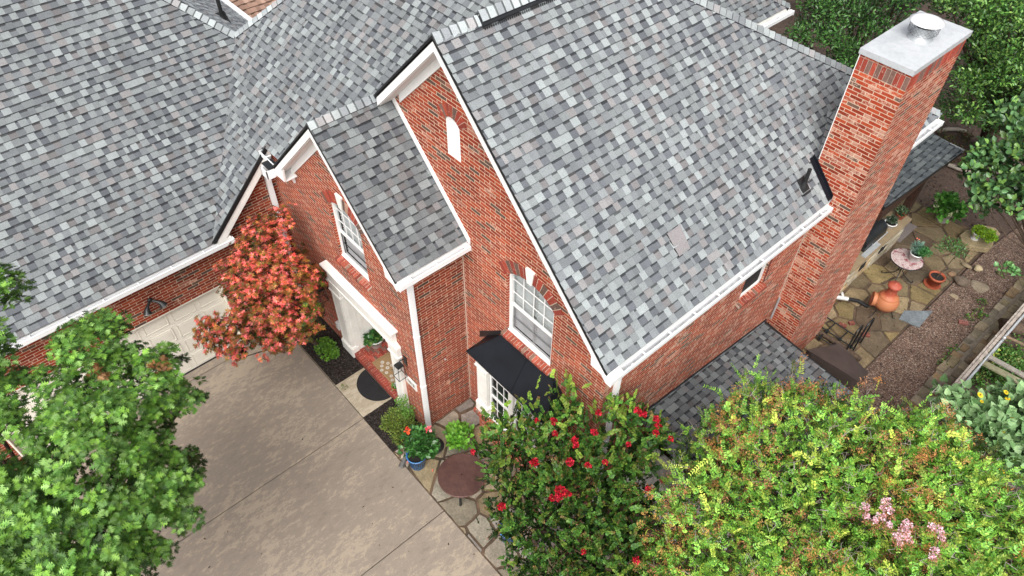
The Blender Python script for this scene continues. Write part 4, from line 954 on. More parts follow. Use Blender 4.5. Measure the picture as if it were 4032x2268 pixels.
text_mesh('mat_lettering', 'hello', .16, Matrix.Translation((-9.22, 4.80, .1895)), mat_simple('mat_ink', (.03, .025, .02), .9), dm, .0006, .3)

# ---- leaf templates: (vertices (x along, y across, z up), faces)
def tpl(kind):
    if kind == 'oak':
        h = [(0, 0), (.16, .03), (.27, .30), (.30, .05), (.44, .50), (.50, .05), (.66, .42), (.70, .05), (.88, .22), (.88, .04), (1, 0)]
    elif kind == 'maple':
        v = [(0, 0, 0)]
        for a, l in [(-125, .45), (-100, .2), (-62, .85), (-38, .28), (0, 1.0), (38, .28), (62, .85), (100, .2), (125, .45)]:
            a = math.radians(a); v.append((.05+l*math.cos(a)*.75+.1, l*math.sin(a)*.75, -.12*l))
        v = v[:1]+v[1:]; return np.array(v), [(0, i, i+1) for i in range(1, 9)]
    elif kind == 'simple': h = [(0, 0), (.30, .20), (.68, .19), (1, 0)]
    elif kind == 'broad': h = [(0, 0), (.12, .22), (.36, .36), (.66, .27), (1, 0)]
    elif kind == 'heart': h = [(0, 0), (-.08, .18), (.10, .40), (.40, .40), (.72, .22), (1, 0)]
    elif kind == 'round': h = [(0, 0), (.18, .34), (.55, .46), (.88, .30), (1, 0)]
    elif kind == 'strap': h = [(0, 0), (.3, .07), (.7, .06), (1, 0)]
    n = len(h); fo = .12 if kind == 'oak' else .3; v = [(x, y, fo*y-.10*x*x) for x, y in h]+[(x, -y, fo*y-.10*x*x) for x, y in h[1:-1]]
    f1 = list(range(n)); f2 = [0]+[n+i for i in range(n-2)]+[n-1]
    return np.array(v), [tuple(f1[::-1]), tuple(f2)]
TPL = {k: tpl(k) for k in ('oak', 'maple', 'simple', 'broad', 'heart', 'round', 'strap')}
def nrm(a): return a/(np.linalg.norm(a, axis=-1, keepdims=True)+1e-9)
def leaf_mesh(name, kind, P, D, U, S, C, mat, parent):
    """P, D, U (n,3): position, direction, rough up; S (n,) length; C (n,3) colour."""
    V, Fc = TPL[kind]; n = len(P); D = nrm(D); R = nrm(np.cross(D, U)); Uu = np.cross(R, D)
    k = len(V); X = P[:, None, :]+S[:, None, None]*(V[None, :, 0:1]*D[:, None, :]+V[None, :, 1:2]*R[:, None, :]+V[None, :, 2:3]*Uu[:, None, :])
    X = X.reshape(-1, 3)
    loops = np.concatenate([np.array(f) for f in Fc]); sizes = np.array([len(f) for f in Fc])
    L = (loops[None, :]+(np.arange(n)*k)[:, None]).reshape(-1); T = np.tile(sizes, n); st = np.concatenate([[0], np.cumsum(T)[:-1]])
    me = bpy.data.meshes.new(name); me.vertices.add(len(X)); me.vertices.foreach_set('co', X.astype(np.float32).ravel())
    me.loops.add(len(L)); me.loops.foreach_set('vertex_index', L.astype(np.int32)); me.polygons.add(len(T)); me.polygons.foreach_set('loop_start', st.astype(np.int32))
    me.update(calc_edges=True)
    a = me.attributes.new('tint', 'FLOAT_COLOR', 'POINT'); cc = np.ones((n, k, 4)); cc[:, :, :3] = C[:, None, :]; a.data.foreach_set('color', cc.astype(np.float32).ravel())
    me.materials.append(mat); o = bpy.data.objects.new(name, me); return put(o, parent)
def rand_dirs(n): return nrm(rng.normal(size=(n, 3)))
def pick(cols, n, var=.18):
    cols = np.array(cols); c = cols[rng.integers(0, len(cols), n)]; return c*rng.uniform(1-var, 1+var, (n, 1))
def inside(poly, x, y):
    r = False; n = len(poly); j = n-1
    for i in range(n):
        if (poly[i][1] > y) != (poly[j][1] > y) and x < (poly[j][0]-poly[i][0])*(y-poly[i][1])/(poly[j][1]-poly[i][1])+poly[i][0]: r = not r
        j = i
    return r
def edge_dist(poly, x, y):
    d = 1e9; n = len(poly)
    for i in range(n):
        ax, ay = poly[i]; bx, by = poly[(i+1) % n]; ex, ey = bx-ax, by-ay; t = max(0, min(1, ((x-ax)*ex+(y-ay)*ey)/(ex*ex+ey*ey+1e-9))); d = min(d, math.hypot(x-ax-t*ex, y-ay-t*ey))
    return d
def crown_clumps(poly, centre, thick, spacing, layers=3, rej=None, jit=.45, edge=60, margin=6, tilt=0.0):
    """clump centres filling the volume whose outline is seen as poly: a body of the given thickness about the centre."""
    c = np.array(centre, float); vd = c-CAMP; L0 = np.linalg.norm(vd); vd /= L0
    if tilt: vd = vd*(1-tilt)+np.array([0, 0, -1])*tilt; vd /= np.linalg.norm(vd)
    xs = [p[0] for p in poly]; ys = [p[1] for p in poly]; sp = spacing*1845/L0; out = []
    y = min(ys)
    while y < max(ys):
        x = min(xs)
        while x < max(xs):
            for l in range(layers):
                px = x+random.uniform(-jit, jit)*sp*1.1; py = y+random.uniform(-jit, jit)*sp*1.1
                if not inside(poly, px, py): continue
                e = edge_dist(poly, px, py)
                if e < margin: continue
                s = math.sqrt(min(1, e/edge)); f = (1-2*(l+random.uniform(-.3, .3))/max(1, layers-1)) if layers > 1 else 1
                d = ray(px, py); t = ((c-CAMP)@vd)/(d@vd); dn_ = np.linalg.norm(d); p = CAMP+d*(t-f*thick*s/dn_)
                if rej and rej(p): continue
                out.append((p, s, l))
            x += sp
        y += sp
    return out
def tree_limbs(name, base, targets, r0, parent, mat=None, split=.45, r1=.02):
    m = MB(); base = np.array(base, float); T = np.array(targets); cen = T.mean(0)
    fork = base+(cen-base)*split; fork[2] = max(base[2]+.3, fork[2])
    m.tube([base, base+(fork-base)*.5+np.array([.03, -.02, 0]), fork], [r0*1.25, r0, r0*.8], 9)
    for i, t in enumerate(T):
        mid = fork+(t-fork)*.5+rng.normal(size=3)*.12*np.linalg.norm(t-fork)*.4; m.tube([fork, mid, t], [r0*.55, r0*.3, r1*.5], 6)
    return m.build(name, mat or M_BARK, parent)
def clump_leaves(clumps, n, rad, size, cols_fn, outc, up=.5, szv=.25, droop=0.0, flat=.8):
    P = []; D = []; U = []; S = []; C = []
    for ci, (p, s, l) in enumerate(clumps):
        d = rand_dirs(n); r_ = rad*rng.uniform(.35, 1.0, (n, 1))**.6
        q = p+d*r_*np.array([1, 1, flat]); out = nrm(q-p+nrm(p-outc)*rad*.8)
        dd = nrm(out*.8+rng.normal(size=(n, 3))*.45+np.array([0, 0, .1-droop])); uu = nrm(np.array([0, 0, 1.])*up+out*.5+rng.normal(size=(n, 3))*.35)
        P.append(q); D.append(dd); U.append(uu); S.append(size*rng.uniform(1-szv, 1+szv, n)); C.append(cols_fn(n, p, s, l, q))
    return np.concatenate(P), np.concatenate(D), np.concatenate(U), np.concatenate(S), np.concatenate(C)
def rosettes(clumps, m, n, rad, size, cols_fn, outc, up=.9, flat=.8, szv=.2, droop=.25):
    """leaves radiating from the tips of short twigs."""
    P = []; D = []; U = []; S = []; C = []
    for ci, (p, s, l) in enumerate(clumps):
        for j in range(m):
            d = rand_dirs(1)[0]; c = p+d*rad*rng.uniform(.4, 1.0)*np.array([1, 1, flat]); ax = nrm(nrm(p-outc)*.6+np.array([0, 0, up])+d*.5+rng.normal(size=3)*.25)
            a1 = nrm(np.cross(ax, [1, .3, .2])); a2 = np.cross(ax, a1); th = np.linspace(0, 2*PI, n, endpoint=False)+rng.uniform(0, 6)+rng.normal(size=n)*.25
            dd = np.cos(th)[:, None]*a1+np.sin(th)[:, None]*a2+ax*rng.uniform(-droop, .45, (n, 1)); k = rng.uniform(.72, 1.25)
            P.append(c+dd*size*.12); D.append(dd); U.append(np.tile(ax, (n, 1))+rng.normal(size=(n, 3))*.18); S.append(size*rng.uniform(1-szv, 1+szv, n)); C.append(cols_fn(n, c, s, l, c)*k)
    return np.concatenate(P), np.concatenate(D), np.concatenate(U), np.concatenate(S), np.concatenate(C)
def sprays(clumps, nsh, L, nl, size, cols_fn, outc, spread=.55, up=.55, droop=.25):
    """leafy shoots: pairs of small leaves along arching stems."""
    P = []; D = []; U = []; S = []; C = []; tips = []; stems = []
    for ci, (p, s, l) in enumerate(clumps):
        o = nrm(p-outc)
        for k in range(nsh):
            d = nrm(o*.55+np.array([0, 0, up])+rng.normal(size=3)*spread); LL = L*rng.uniform(.6, 1.25); st = p+rng.normal(size=3)*L*.35
            t = np.linspace(.12, 1, nl); path = st+d*LL*t[:, None]-np.array([0, 0, 1.])*(droop*LL*t**2)[:, None]
            side = nrm(np.cross(d, rng.normal(size=3))); nrm2 = nrm(np.cross(side, d)); nrm2 = nrm2*np.sign(nrm2[2]+1e-6)
            col = cols_fn(nl, p, s, l, path)
            for sg in (-1, 1):
                P.append(path); D.append(nrm(side*sg*.8+d*.55+rng.normal(size=(nl, 3))*.18)); U.append(nrm(nrm2+rng.normal(size=(nl, 3))*.25)); S.append(size*(1.05-.45*t)*rng.uniform(.8, 1.2, nl)); C.append(col*rng.uniform(.85, 1.15, (nl, 1)))
            tips.append((path[-1], d)); stems.append((st, path[nl//2], path[-1]))
    return (np.concatenate(P), np.concatenate(D), np.concatenate(U), np.concatenate(S), np.concatenate(C)), tips, stems
# ================================================================== trees and shrubs
def dsp(o, pts, k=1/3.0): return [(o[0]+x*k, o[1]+y*k) for x, y in pts]
# ---- pin oak in front of the garage
oak_poly = [(-70, 800), (0, 810), (20, 816), (53, 843), (50, 862), (33, 890), (50, 916), (100, 926), (127, 893), (117, 833), (167, 806), (213, 793), (280, 756), (310, 773), (313, 793), (337, 806), (317, 843), (333, 863), (373, 873), (403, 853), (443, 860), (467, 883), (463, 916), (470, 955), (542, 968), (525, 1006), (467, 1030), (443, 1078), (424, 1118), (455, 1130), (509, 1122), (547, 1180), (515, 1228), (511, 1299), (479, 1325), (413, 1341), (451, 1377), (419, 1413), (383, 1425), (375, 1500), (300, 1640), (-120, 1640), (-160, 1200)]
OC = (-7.6, -1.0, 4.9)
cl = crown_clumps(oak_poly, OC, 1.15, .26, 3, rej=lambda p: p[0] < -12.0 or p[2] < 1.6, edge=110, margin=19)
cl = [c for c in cl if random.random() < (.86, .7, .65)[c[2]]]
holes = [(random.uniform(60, 520), random.uniform(860, 1440), random.uniform(7, 17)) for _ in range(9)]+[(78, 1010, 42), (235, 1150, 14), (20, 1120, 38), (290, 1062, 12), (215, 1240, 10), (200, 1330, 12)]
def pix(p):
    v = np.array(p)-CAMP; z = v@fw; return ((CW/2+F_PX*(v@r2)/z)*2576/CW, (CH/2+F_PX*(v@d2)/z)*2576/CW)
def not_hole(p, hs, k=1.0):
    x, y = pix(p); return all(math.hypot(x-a, y-b) > r_*k for a, b, r_ in hs)
cl = [c for c in cl if not_hole(c[0], holes, 1.15)]
t = new_thing('pin_oak', (-8.9, -2.9, 0), 'large green oak with deeply lobed leaves in front of the garage door', 'tree')
OG = [(.12, .23, .030), (.18, .31, .045), (.23, .37, .06), (.07, .15, .025), (.16, .29, .06), (.11, .22, .04), (.27, .40, .12), (.06, .12, .025)]
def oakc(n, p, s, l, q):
    k = [1.12, .6, .3][l]*random.uniform(.6, 1.25); return pick(OG, n)*np.array([.85, 1, .9])*k  # deeper layers tinted darker: the crown's inner shade put into leaf colour
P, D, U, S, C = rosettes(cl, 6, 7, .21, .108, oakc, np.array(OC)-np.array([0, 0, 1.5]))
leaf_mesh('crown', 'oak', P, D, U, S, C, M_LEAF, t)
tg = [c[0] for c in random.sample(cl, 34)]
tree_limbs('trunk', (-8.9, -2.9, -.05), tg, .13, t)
m = MB(); dead = []
for (px, py) in ((243, 942), (400, 922)):
    p = np.array(OC); d = ray(px, py); q = CAMP+d*((np.linalg.norm(p-CAMP)-.9)/np.linalg.norm(d)); dead.append((q, 1, 0))
P, D, U, S, C = clump_leaves(dead, 26, .09, .10, lambda n, *a: pick([(.28, .13, .05), (.18, .08, .03), (.36, .20, .09)], n), np.array(OC))
leaf_mesh('dead_leaves', 'oak', P, D, U, S, C, M_LEAF, t)
# oak branch tips over the garage roof
br = crown_clumps([(-60, 640), (0, 666), (33, 690), (52, 716), (43, 745), (7, 764), (-60, 780)], (-8.3, -1.6, 5.6), .25, .22, 2, edge=40, margin=4)
P, D, U, S, C = rosettes(br, 4, 8, .16, .12, oakc, np.array(OC)); leaf_mesh('leaf_cluster', 'oak', P, D, U, S, C, M_LEAF, t)

# ---- red maple by the entry
mp = [(690, 506), (733, 516), (730, 553), (740, 586), (767, 593), (780, 650), (800, 640), (830, 690), (802, 736), (829, 800), (815, 835), (787, 856), (733, 884), (673, 906), (653, 880), (627, 877), (625, 898), (587, 912), (547, 892), (490, 866), (478, 830), (503, 790), (540, 788), (578, 783), (565, 750), (531, 730), (545, 696), (538, 656), (577, 633), (591, 593), (621, 550), (637, 523), (667, 533)]
MC = (-10.75, 3.15, 2.9)
cl = crown_clumps(mp, MC, .85, .17, 4, rej=lambda p: p[0] < XG+.12 or p[1] > YP-.08 or p[2] < .3 or (p[2] > 4.7) or (p[0] < -12.1 and p[1] < 3.15 and p[2] > 3.2), edge=70, margin=12)
cl = [c for c in cl if random.random() < (.8 if pix(c[0])[0] < 640 and pix(c[0])[1] > 770 else (.84 if c[1] > .55 else .62))]
for (x_, y_) in ((497, 838), (512, 815), (502, 862), (528, 800), (548, 882), (590, 905), (612, 890), (662, 900), (540, 840), (520, 875), (575, 860), (505, 800), (720, 885), (560, 700), (550, 665), (590, 640), (600, 600)):
    d_ = ray(x_, y_); cl.append((CAMP+d_*((np.linalg.norm(np.array(MC)-CAMP)-.35)/np.linalg.norm(d_)), .5, 0))
for (x_, y_, z_) in ((700, 520, 4.15), (712, 545, 4.1), (728, 522, 4.2), (728, 560, 4.1), (690, 560, 3.9), (660, 548, 3.9), (705, 575, 3.9), (640, 560, 3.7), (625, 585, 3.6), (722, 590, 3.9), (810, 690, 2.6), (815, 720, 2.4), (790, 670, 2.7)): cl.append((at(x_, y_, z_), .5, 0))
t = new_thing('japanese_maple', (-11.2, 3.95, 0), 'red and orange leaved maple growing in the corner beside the front entry', 'tree')
RED = [(.50, .060, .050), (.60, .12, .075), (.40, .075, .035), (.70, .18, .16), (.55, .15, .07), (.66, .12, .13)]; BRZ = [(.26, .10, .022), (.20, .11, .020), (.30, .12, .03), (.14, .10, .018)]; DKG = [(.06, .11, .012), (.12, .12, .015), (.05, .08, .01)]
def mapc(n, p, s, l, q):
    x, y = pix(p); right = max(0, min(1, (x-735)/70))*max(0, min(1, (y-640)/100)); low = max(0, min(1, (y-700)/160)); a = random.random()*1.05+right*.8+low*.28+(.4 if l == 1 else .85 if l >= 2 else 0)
    k = [1.45, .9, .5, .32][min(l, 3)]*random.uniform(.5, 1.35)  # back layers darkened, shade inside the maple painted into its leaf tints
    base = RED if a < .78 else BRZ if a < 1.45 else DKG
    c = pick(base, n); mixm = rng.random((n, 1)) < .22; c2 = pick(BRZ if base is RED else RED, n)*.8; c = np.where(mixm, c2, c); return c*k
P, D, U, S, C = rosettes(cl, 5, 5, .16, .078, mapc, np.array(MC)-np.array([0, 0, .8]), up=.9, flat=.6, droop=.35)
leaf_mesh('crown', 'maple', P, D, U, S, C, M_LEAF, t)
tree_limbs('trunk', (-11.2, 3.95, -.02), [c[0] for c in random.sample(cl, 22)], .05, t, split=.25, r1=.015)

# ---- crape myrtles
RDP = [(1192, 1116), (1199, 1090), (1226, 1043), (1262, 1040), (1280, 1012), (1300, 1040), (1330, 1050), (1335, 983), (1349, 990), (1356, 1045), (1372, 1040), (1362, 975), (1385, 962), (1400, 1000), (1420, 955), (1445, 952), (1459, 1000), (1492, 1009), (1526, 986), (1556, 983), (1578, 995), (1622, 1036), (1668, 1056), (1684, 1099), (1654, 1153), (1636, 1199), (1650, 1266), (1640, 1333), (1630, 1399), (1640, 1600), (1320, 1600), (1300, 1480), (1292, 1449), (1259, 1379), (1238, 1330), (1226, 1299), (1214, 1286), (1252, 1259), (1217, 1233), (1219, 1199), (1204, 1153)]
RCC = (-3.95, 4.55, 2.9)
holes = [(1500, 1075, 20), (1400, 1035, 24), (1375, 1000, 12), (1480, 1030, 16), (1540, 1040, 14), (1570, 1020, 10), (1615, 1092, 14), (1250, 1010, 34), (1262, 1050, 20), (1300, 1015, 24), (1330, 1030, 18), (1310, 1060, 14), (1222, 1075, 12), (1345, 1070, 10), (1600, 1130, 10)]
cl = crown_clumps(RDP, RCC, .95, .20, 4, rej=lambda p: p[2] < .35 or (p[1] > 5.55 and p[0] < -3.95 and p[2] < 5) or (p[0] > -4.1 and p[1] > 7.0 and p[2] < LZ(p[0], p[1])+.1) or (p[1] > 5.05 and -7.1 < p[0] < -4.6 and p[2] < 3.35) or (p[1] < 3.4 and p[2] < .3), edge=95, margin=15, jit=.5)
cl = [c for c in cl if random.random() < .90 and not_hole(c[0], holes)]
for (x_, y_) in ((1335, 1000), (1342, 1030), (1430, 975), (1435, 1000), (1385, 985), (1390, 1015), (1500, 1025), (1565, 1010), (1555, 1030), (1225, 1060), (1235, 1090), (1660, 1072), (1640, 1060), (1668, 1095), (1280, 1050), (1290, 1080)):
    d_ = ray(x_, y_); cl.append((CAMP+d_*((np.linalg.norm(np.array(RCC)-CAMP)-.1)/np.linalg.norm(d_)), .4, 0))
t = new_thing('crape_myrtle', (-4.2, 4.4, 0), 'crape myrtle with dark green leaves and bright red flower clusters before the bay window', 'tree', None)
GRN = [(.055, .16, .022), (.075, .20, .03), (.045, .13, .022), (.10, .24, .035), (.06, .17, .04)]; YG = [(.17, .27, .035), (.22, .28, .05), (.13, .25, .035)]; BRR = [(.26, .12, .05), (.22, .15, .05)]
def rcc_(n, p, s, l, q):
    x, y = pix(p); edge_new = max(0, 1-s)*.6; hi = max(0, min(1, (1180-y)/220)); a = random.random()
    k = [1.25, .8, .42, .3][min(l, 3)]*random.uniform(.7, 1.25)*(.68+.6*hi)  # lower k on inner layers paints the shadow within the crown
    base = YG if a < .16+.25*hi+edge_new*.4 and l < 2 else GRN
    c = pick(base, n); tip = np.linspace(0, 1, n)[:, None]
    if a > .72 and l == 0: c = c*(1-tip**2*.75)+np.array([.28, .13, .06])*(tip**2*.75)
    elif l == 0: c = c*(1-tip*.35)+np.array([.16, .26, .035])*(tip*.35)
    return c*k
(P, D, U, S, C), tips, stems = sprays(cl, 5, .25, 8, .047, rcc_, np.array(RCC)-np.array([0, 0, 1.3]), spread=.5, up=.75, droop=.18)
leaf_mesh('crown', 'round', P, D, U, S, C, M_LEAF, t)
tree_limbs('trunk', (-4.25, 4.4, -.02), [c[0] for c in random.sample(cl, 26)], .05, t, split=.3, r1=.012)
def near_front(px, py, tipsl, lim=26):
    best = None
    for p, d in tipsl:
        x, y = pix(p); dd = math.hypot(x-px, y-py)
        if dd < lim:
            k = np.linalg.norm(p-CAMP)+dd*.004
            if best is None or k < best[0]: best = (k, p)
    return best[1] if best is not None else None
def crinkle_cluster(name, centre, rad, n, cols, parent, sz=.028, seedc=None, elong=1.2, kind='round'):
    d = rand_dirs(n); d[:, 2] = np.abs(d[:, 2])*1.0-.25*(rng.random(n) < .3); P = centre+d*rad*rng.uniform(.45, 1.05, (n, 1))*np.array([1, 1, elong]); C = pick(cols, n, .25)
    return leaf_mesh(name, kind, P, nrm(d+rng.normal(size=(n, 3))*.8), nrm(rng.normal(size=(n, 3))+d), sz*rng.uniform(.6, 1.3, n), C, M_PETAL, parent)
REDF = [(.42, .006, .022), (.52, .012, .03), (.30, .004, .016), (.60, .03, .06), (.22, .01, .015)]
redf = [(1344, 1164, 12), (1433, 1164, 12), (1408, 1236, 15), (1425, 1243, 12), (1405, 1252, 10), (1388, 1254, 7), (1262, 1275, 12), (1393, 1060, 9), (1396, 1092, 7), (1445, 1108, 9), (1448, 1122, 8), (1495, 1088, 10), (1506, 1038, 9), (1605, 1035, 11), (1617, 1043, 10), (1652, 1055, 11), (1655, 1072, 9), (1650, 1090, 8), (1687, 1104, 7), (1478, 1172, 9), (1350, 1060, 6), (1188, 1137, 6), (1667, 1210, 7), (1630, 1230, 6), (1600, 1410, 9), (1468, 1388, 6), (1522, 1163, 6), (1580, 1118, 6)]
for (x, y, r_) in redf:
    p = near_front(x, y, tips)
    if p is None: p = CAMP+ray(x, y)*((np.linalg.norm(np.array(RCC)-CAMP)-.7)/np.linalg.norm(ray(x, y)))
    q = CAMP+ray(x, y)*(np.linalg.norm(p-CAMP)-.06)/np.linalg.norm(ray(x, y))
    crinkle_cluster('flower_cluster', q, r_/215, int(r_*8), REDF, t, .030)
    crinkle_cluster('stamens', q, r_/215, 4, [(.8, .5, .1)], t, .014)
# brown-red bud panicles
bt = [tp for tp in tips if random.random() < .03]
P = np.concatenate([p+rng.normal(size=(26, 3))*.035 for p, d in bt]); n = len(P)
leaf_mesh('bud_panicle', 'simple', P, rand_dirs(n), rand_dirs(n), .02*rng.uniform(.6, 1.3, n), pick([(.30, .10, .07), (.22, .12, .06), (.36, .16, .09)], n), M_PETAL, t)

PKP = [(1600, 1449), (1618, 1395), (1645, 1340), (1632, 1290), (1650, 1240), (1690, 1170), (1717, 1116), (1750, 1079), (1772, 1045), (1797, 1025), (1827, 1015), (1857, 990), (1850, 966), (1885, 962), (1905, 928), (1945, 935), (1964, 966), (2000, 962), (2035, 980), (2080, 970), (2110, 985), (2127, 990), (2184, 990), (2200, 998), (2197, 1030), (2284, 1037), (2304, 1011), (2334, 1042), (2370, 1052), (2427, 1086), (2484, 1122), (2527, 1156), (2550, 1200), (2575, 1233), (2660, 1300), (2680, 1640), (1560, 1640)]
PKC = (-.55, 6.3, 3.4)
cl = crown_clumps(PKP, PKC, .95, .215, 4, rej=lambda p: p[2] < .5 or (p[0] < -1.3 and 6.9 < p[1] < 11.8 and p[2] < LZ(p[0], p[1])+.12), edge=110, margin=24, jit=.5)
cl = [c for c in cl if random.random() < .96 and not_hole(c[0], [(1968, 1253, 14), (1985, 1262, 9), (2130, 1300, 8), (1790, 1350, 10), (2150, 1320, 10)])]
for (x_, y_) in ((1862, 985), (1870, 1005), (1905, 955), (1920, 965), (1850, 1010), (2195, 1020), (2310, 1035), (2100, 1000), (1780, 1050), (1790, 1070), (1745, 1100), (1990, 985), (2050, 990)):
    d_ = ray(x_, y_); cl.append((CAMP+d_*((np.linalg.norm(np.array(PKC)-CAMP)+.2)/np.linalg.norm(d_)), .4, 0))
t = new_thing('crape_myrtle', (-.3, 6.0, 0), 'broad light green crape myrtle with brown seed heads and a few pale pink blooms', 'tree', None)
PG = [(.13, .30, .035), (.19, .38, .05), (.09, .23, .03), (.25, .42, .07), (.15, .33, .07)]; PY = [(.42, .48, .09), (.36, .46, .07)]
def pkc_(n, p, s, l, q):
    a = random.random(); k = [1.5, .9, .45, .25][min(l, 3)]*random.uniform(.75, 1.2); c = pick(PY if a < .08 else PG, n); tip = np.linspace(0, 1, n)[:, None]  # layers farther back darkened to paint shade between the shoots
    if l == 0 and a > .6: c = c*(1-tip*.5)+np.array([.34, .27, .06])*(tip*.5)
    return c*k
(P, D, U, S, C), tips, stems = sprays(cl, 5, .30, 9, .055, pkc_, np.array(PKC)-np.array([0, 0, 1.5]), spread=.6, up=.6, droop=.3)
leaf_mesh('crown', 'simple', P, D, U, S*1.05, C, M_LEAF, t)
tree_limbs('trunk', (-.3, 6.0, -.06), [c[0] for c in random.sample(cl, 30)], .07, t, split=.3, r1=.014)
# seed heads (orange brown) and bare grey twigs
bt = [tp for tp in tips if random.random() < (.32 if math.sin(tp[0][0]*3.1+1.3)+math.sin(tp[0][1]*3.7+tp[0][0]*1.7) > .35 else .05)]
P = []; Cc = []
for p, d in bt:
    k = int(rng.integers(24, 60)); c = random.choice([(.50, .23, .08), (.56, .34, .11), (.42, .21, .11), (.40, .17, .08)]); P.append(p+nrm(p-CAMP)*-.03+rng.normal(size=(k, 3))*np.array([.035, .035, .05])); Cc.append(pick([c], k, .3))
P = np.concatenate(P); Cc = np.concatenate(Cc); n = len(P)
leaf_mesh('seed_head', 'simple', P, rand_dirs(n), rand_dirs(n), 0.030*rng.uniform(.6, 1.4, n), Cc, M_PETAL, t)
m = MB()
for (p, d) in random.sample(tips, 1000):
    for k in range(2):
        a = p-nrm(p-CAMP)*.02; b = a+nrm(d+rng.normal(size=3)*.6)*random.uniform(.06, .16); c = b+nrm(d+rng.normal(size=3)*.9)*random.uniform(.04, .10); m.tube([a, b, c], [.0045, .0035, .002], 3, cap=False)
for pth in ([(1660, 1180), (1648, 1145), (1690, 1112), (1720, 1118)], [(1848, 1000), (1842, 960), (1835, 930)]):
    pass
m.build('bare_twigs', mat_simple('grey_twig', (.42, .37, .33), .85, 0, .2, 20), t)
PNK = [(.82, .52, .60), (.86, .62, .70), (.72, .38, .44), (.88, .72, .78)]
for (x, y, r_) in [(2228, 1263, 13), (2222, 1278, 9), (2238, 1285, 9), (2175, 1277, 12), (2215, 1302, 13), (2200, 1310, 9), (2236, 1322, 9), (2280, 1322, 14), (2272, 1340, 15), (2255, 1350, 11), (2285, 1358, 11), (2345, 1325, 8), (2362, 1334, 12), (2368, 1355, 9), (2352, 1386, 10), (2345, 1400, 8), (2180, 1300, 8), (2262, 1366, 8)]:
    p = near_front(x, y, tips, 40)
    if p is None: continue
    q = CAMP+ray(x, y)*(np.linalg.norm(p-CAMP)-.07)/np.linalg.norm(ray(x, y))
    crinkle_cluster('flower_cluster', q, r_/215, int(r_*7), PNK, t, .022)
    crinkle_cluster('seed_head', q+np.array([.03, -.03, -.05]), r_/140, int(r_*9), [(.42, .19, .09), (.34, .14, .08), (.5, .25, .15)], t, .024, kind='simple')

# ---- trees behind the house
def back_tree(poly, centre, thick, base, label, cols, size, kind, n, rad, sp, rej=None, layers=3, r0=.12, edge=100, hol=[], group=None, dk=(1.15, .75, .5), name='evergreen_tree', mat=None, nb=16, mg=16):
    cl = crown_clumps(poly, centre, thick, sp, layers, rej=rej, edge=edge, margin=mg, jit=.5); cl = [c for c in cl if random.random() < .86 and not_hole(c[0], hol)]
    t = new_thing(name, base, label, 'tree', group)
    def cf(n, p, s, l, q): return pick(cols, n)*dk[min(l, len(dk)-1)]*random.uniform(.65, 1.3)  # dk darkens the inner layers, putting crown shade into the leaf colour
    P, D, U, S, C = clump_leaves(cl, n, rad, size, cf, np.array(centre)-np.array([0, 0, 1.5]), up=.8, flat=.8)
    leaf_mesh('crown', kind, P, D, U, S, C, mat or M_LEAFG, t)
    tree_limbs('trunk', base, [c[0] for c in random.sample(cl, min(nb, len(cl)))], r0, t, split=.3)
    return t, cl
EG = [(.04, .115, .022), (.055, .15, .03), (.035, .09, .022), (.085, .19, .04), (.05, .13, .035)]; LG = [(.10, .23, .04), (.14, .28, .06), (.08, .19, .04), (.18, .31, .07)]
TA = [(1940, -80), (2005, 22), (2012, 45), (1985, 70), (1975, 95), (1995, 110), (1985, 135), (2010, 150), (2040, 190), (2090, 215), (2130, 222), (2175, 160), (2190, 110), (2330, 10), (2350, -80)]
back_tree(TA, (-8.2, 21.0, 3.2), 1.5, (-9.2, 24.0, -.06), 'dark glossy evergreen tree rising between the far eave and the chimney', EG, .10, 'simple', 90, .36, .42, hol=[(2040, 150, 34), (2075, 128, 20), (2130, 60, 22), (2230, 30, 24), (1965, 95, 26), (2090, 185, 12)], nb=22)
TB = [(2320, -80), (2350, 25), (2440, 75), (2405, 190), (2362, 300), (2390, 312), (2440, 305), (2478, 270), (2510, 240), (2560, 230), (2680, 230), (2680, -80)]
back_tree(TB, (-4.9, 21.5, 3.8), 1.6, (-4.3, 24.3, -.06), 'tall light green evergreen tree just right of the chimney top', EG+LG+LG, .105, 'simple', 90, .36, .42, hol=[(2480, 255, 25), (2400, 250, 14)], r0=.2, nb=22)
TC = [(2680, 215), (2560, 235), (2500, 262), (2470, 280), (2485, 330), (2455, 345), (2440, 385), (2412, 400), (2405, 470), (2440, 480), (2425, 530), (2465, 552), (2500, 520), (2545, 562), (2620, 520), (2680, 520)]
back_tree(TC, (-2.1, 17.6, 2.5), .7, (-.6, 19.2, -.06), 'small tree with large grey green leaves and reddish dead leaves at the right edge', [(.08, .18, .065), (.11, .22, .08), (.06, .14, .05), (.14, .26, .06)], .15, 'broad', 11, .17, .24, layers=3, mg=13, r0=.06, edge=60, hol=[(2500, 330, 26), (2540, 400, 18), (2440, 350, 16), (2480, 440, 16), (2550, 480, 12)], name='dogwood_tree')
TD = [(2504, 672), (2515, 663), (2540, 665), (2568, 684), (2566, 694), (2530, 690)]
t2, c2 = back_tree(TD, (-1.0, 16.6, 1.2), .08, (.9, 17.4, -.06), 'single leafy green shoot reaching over the gravel from the right edge', [(.08, .2, .06), (.12, .26, .08)], .12, 'broad', 10, .1, .14, layers=1, r0=.02, edge=10, name='young_shrub', nb=3, mg=2)
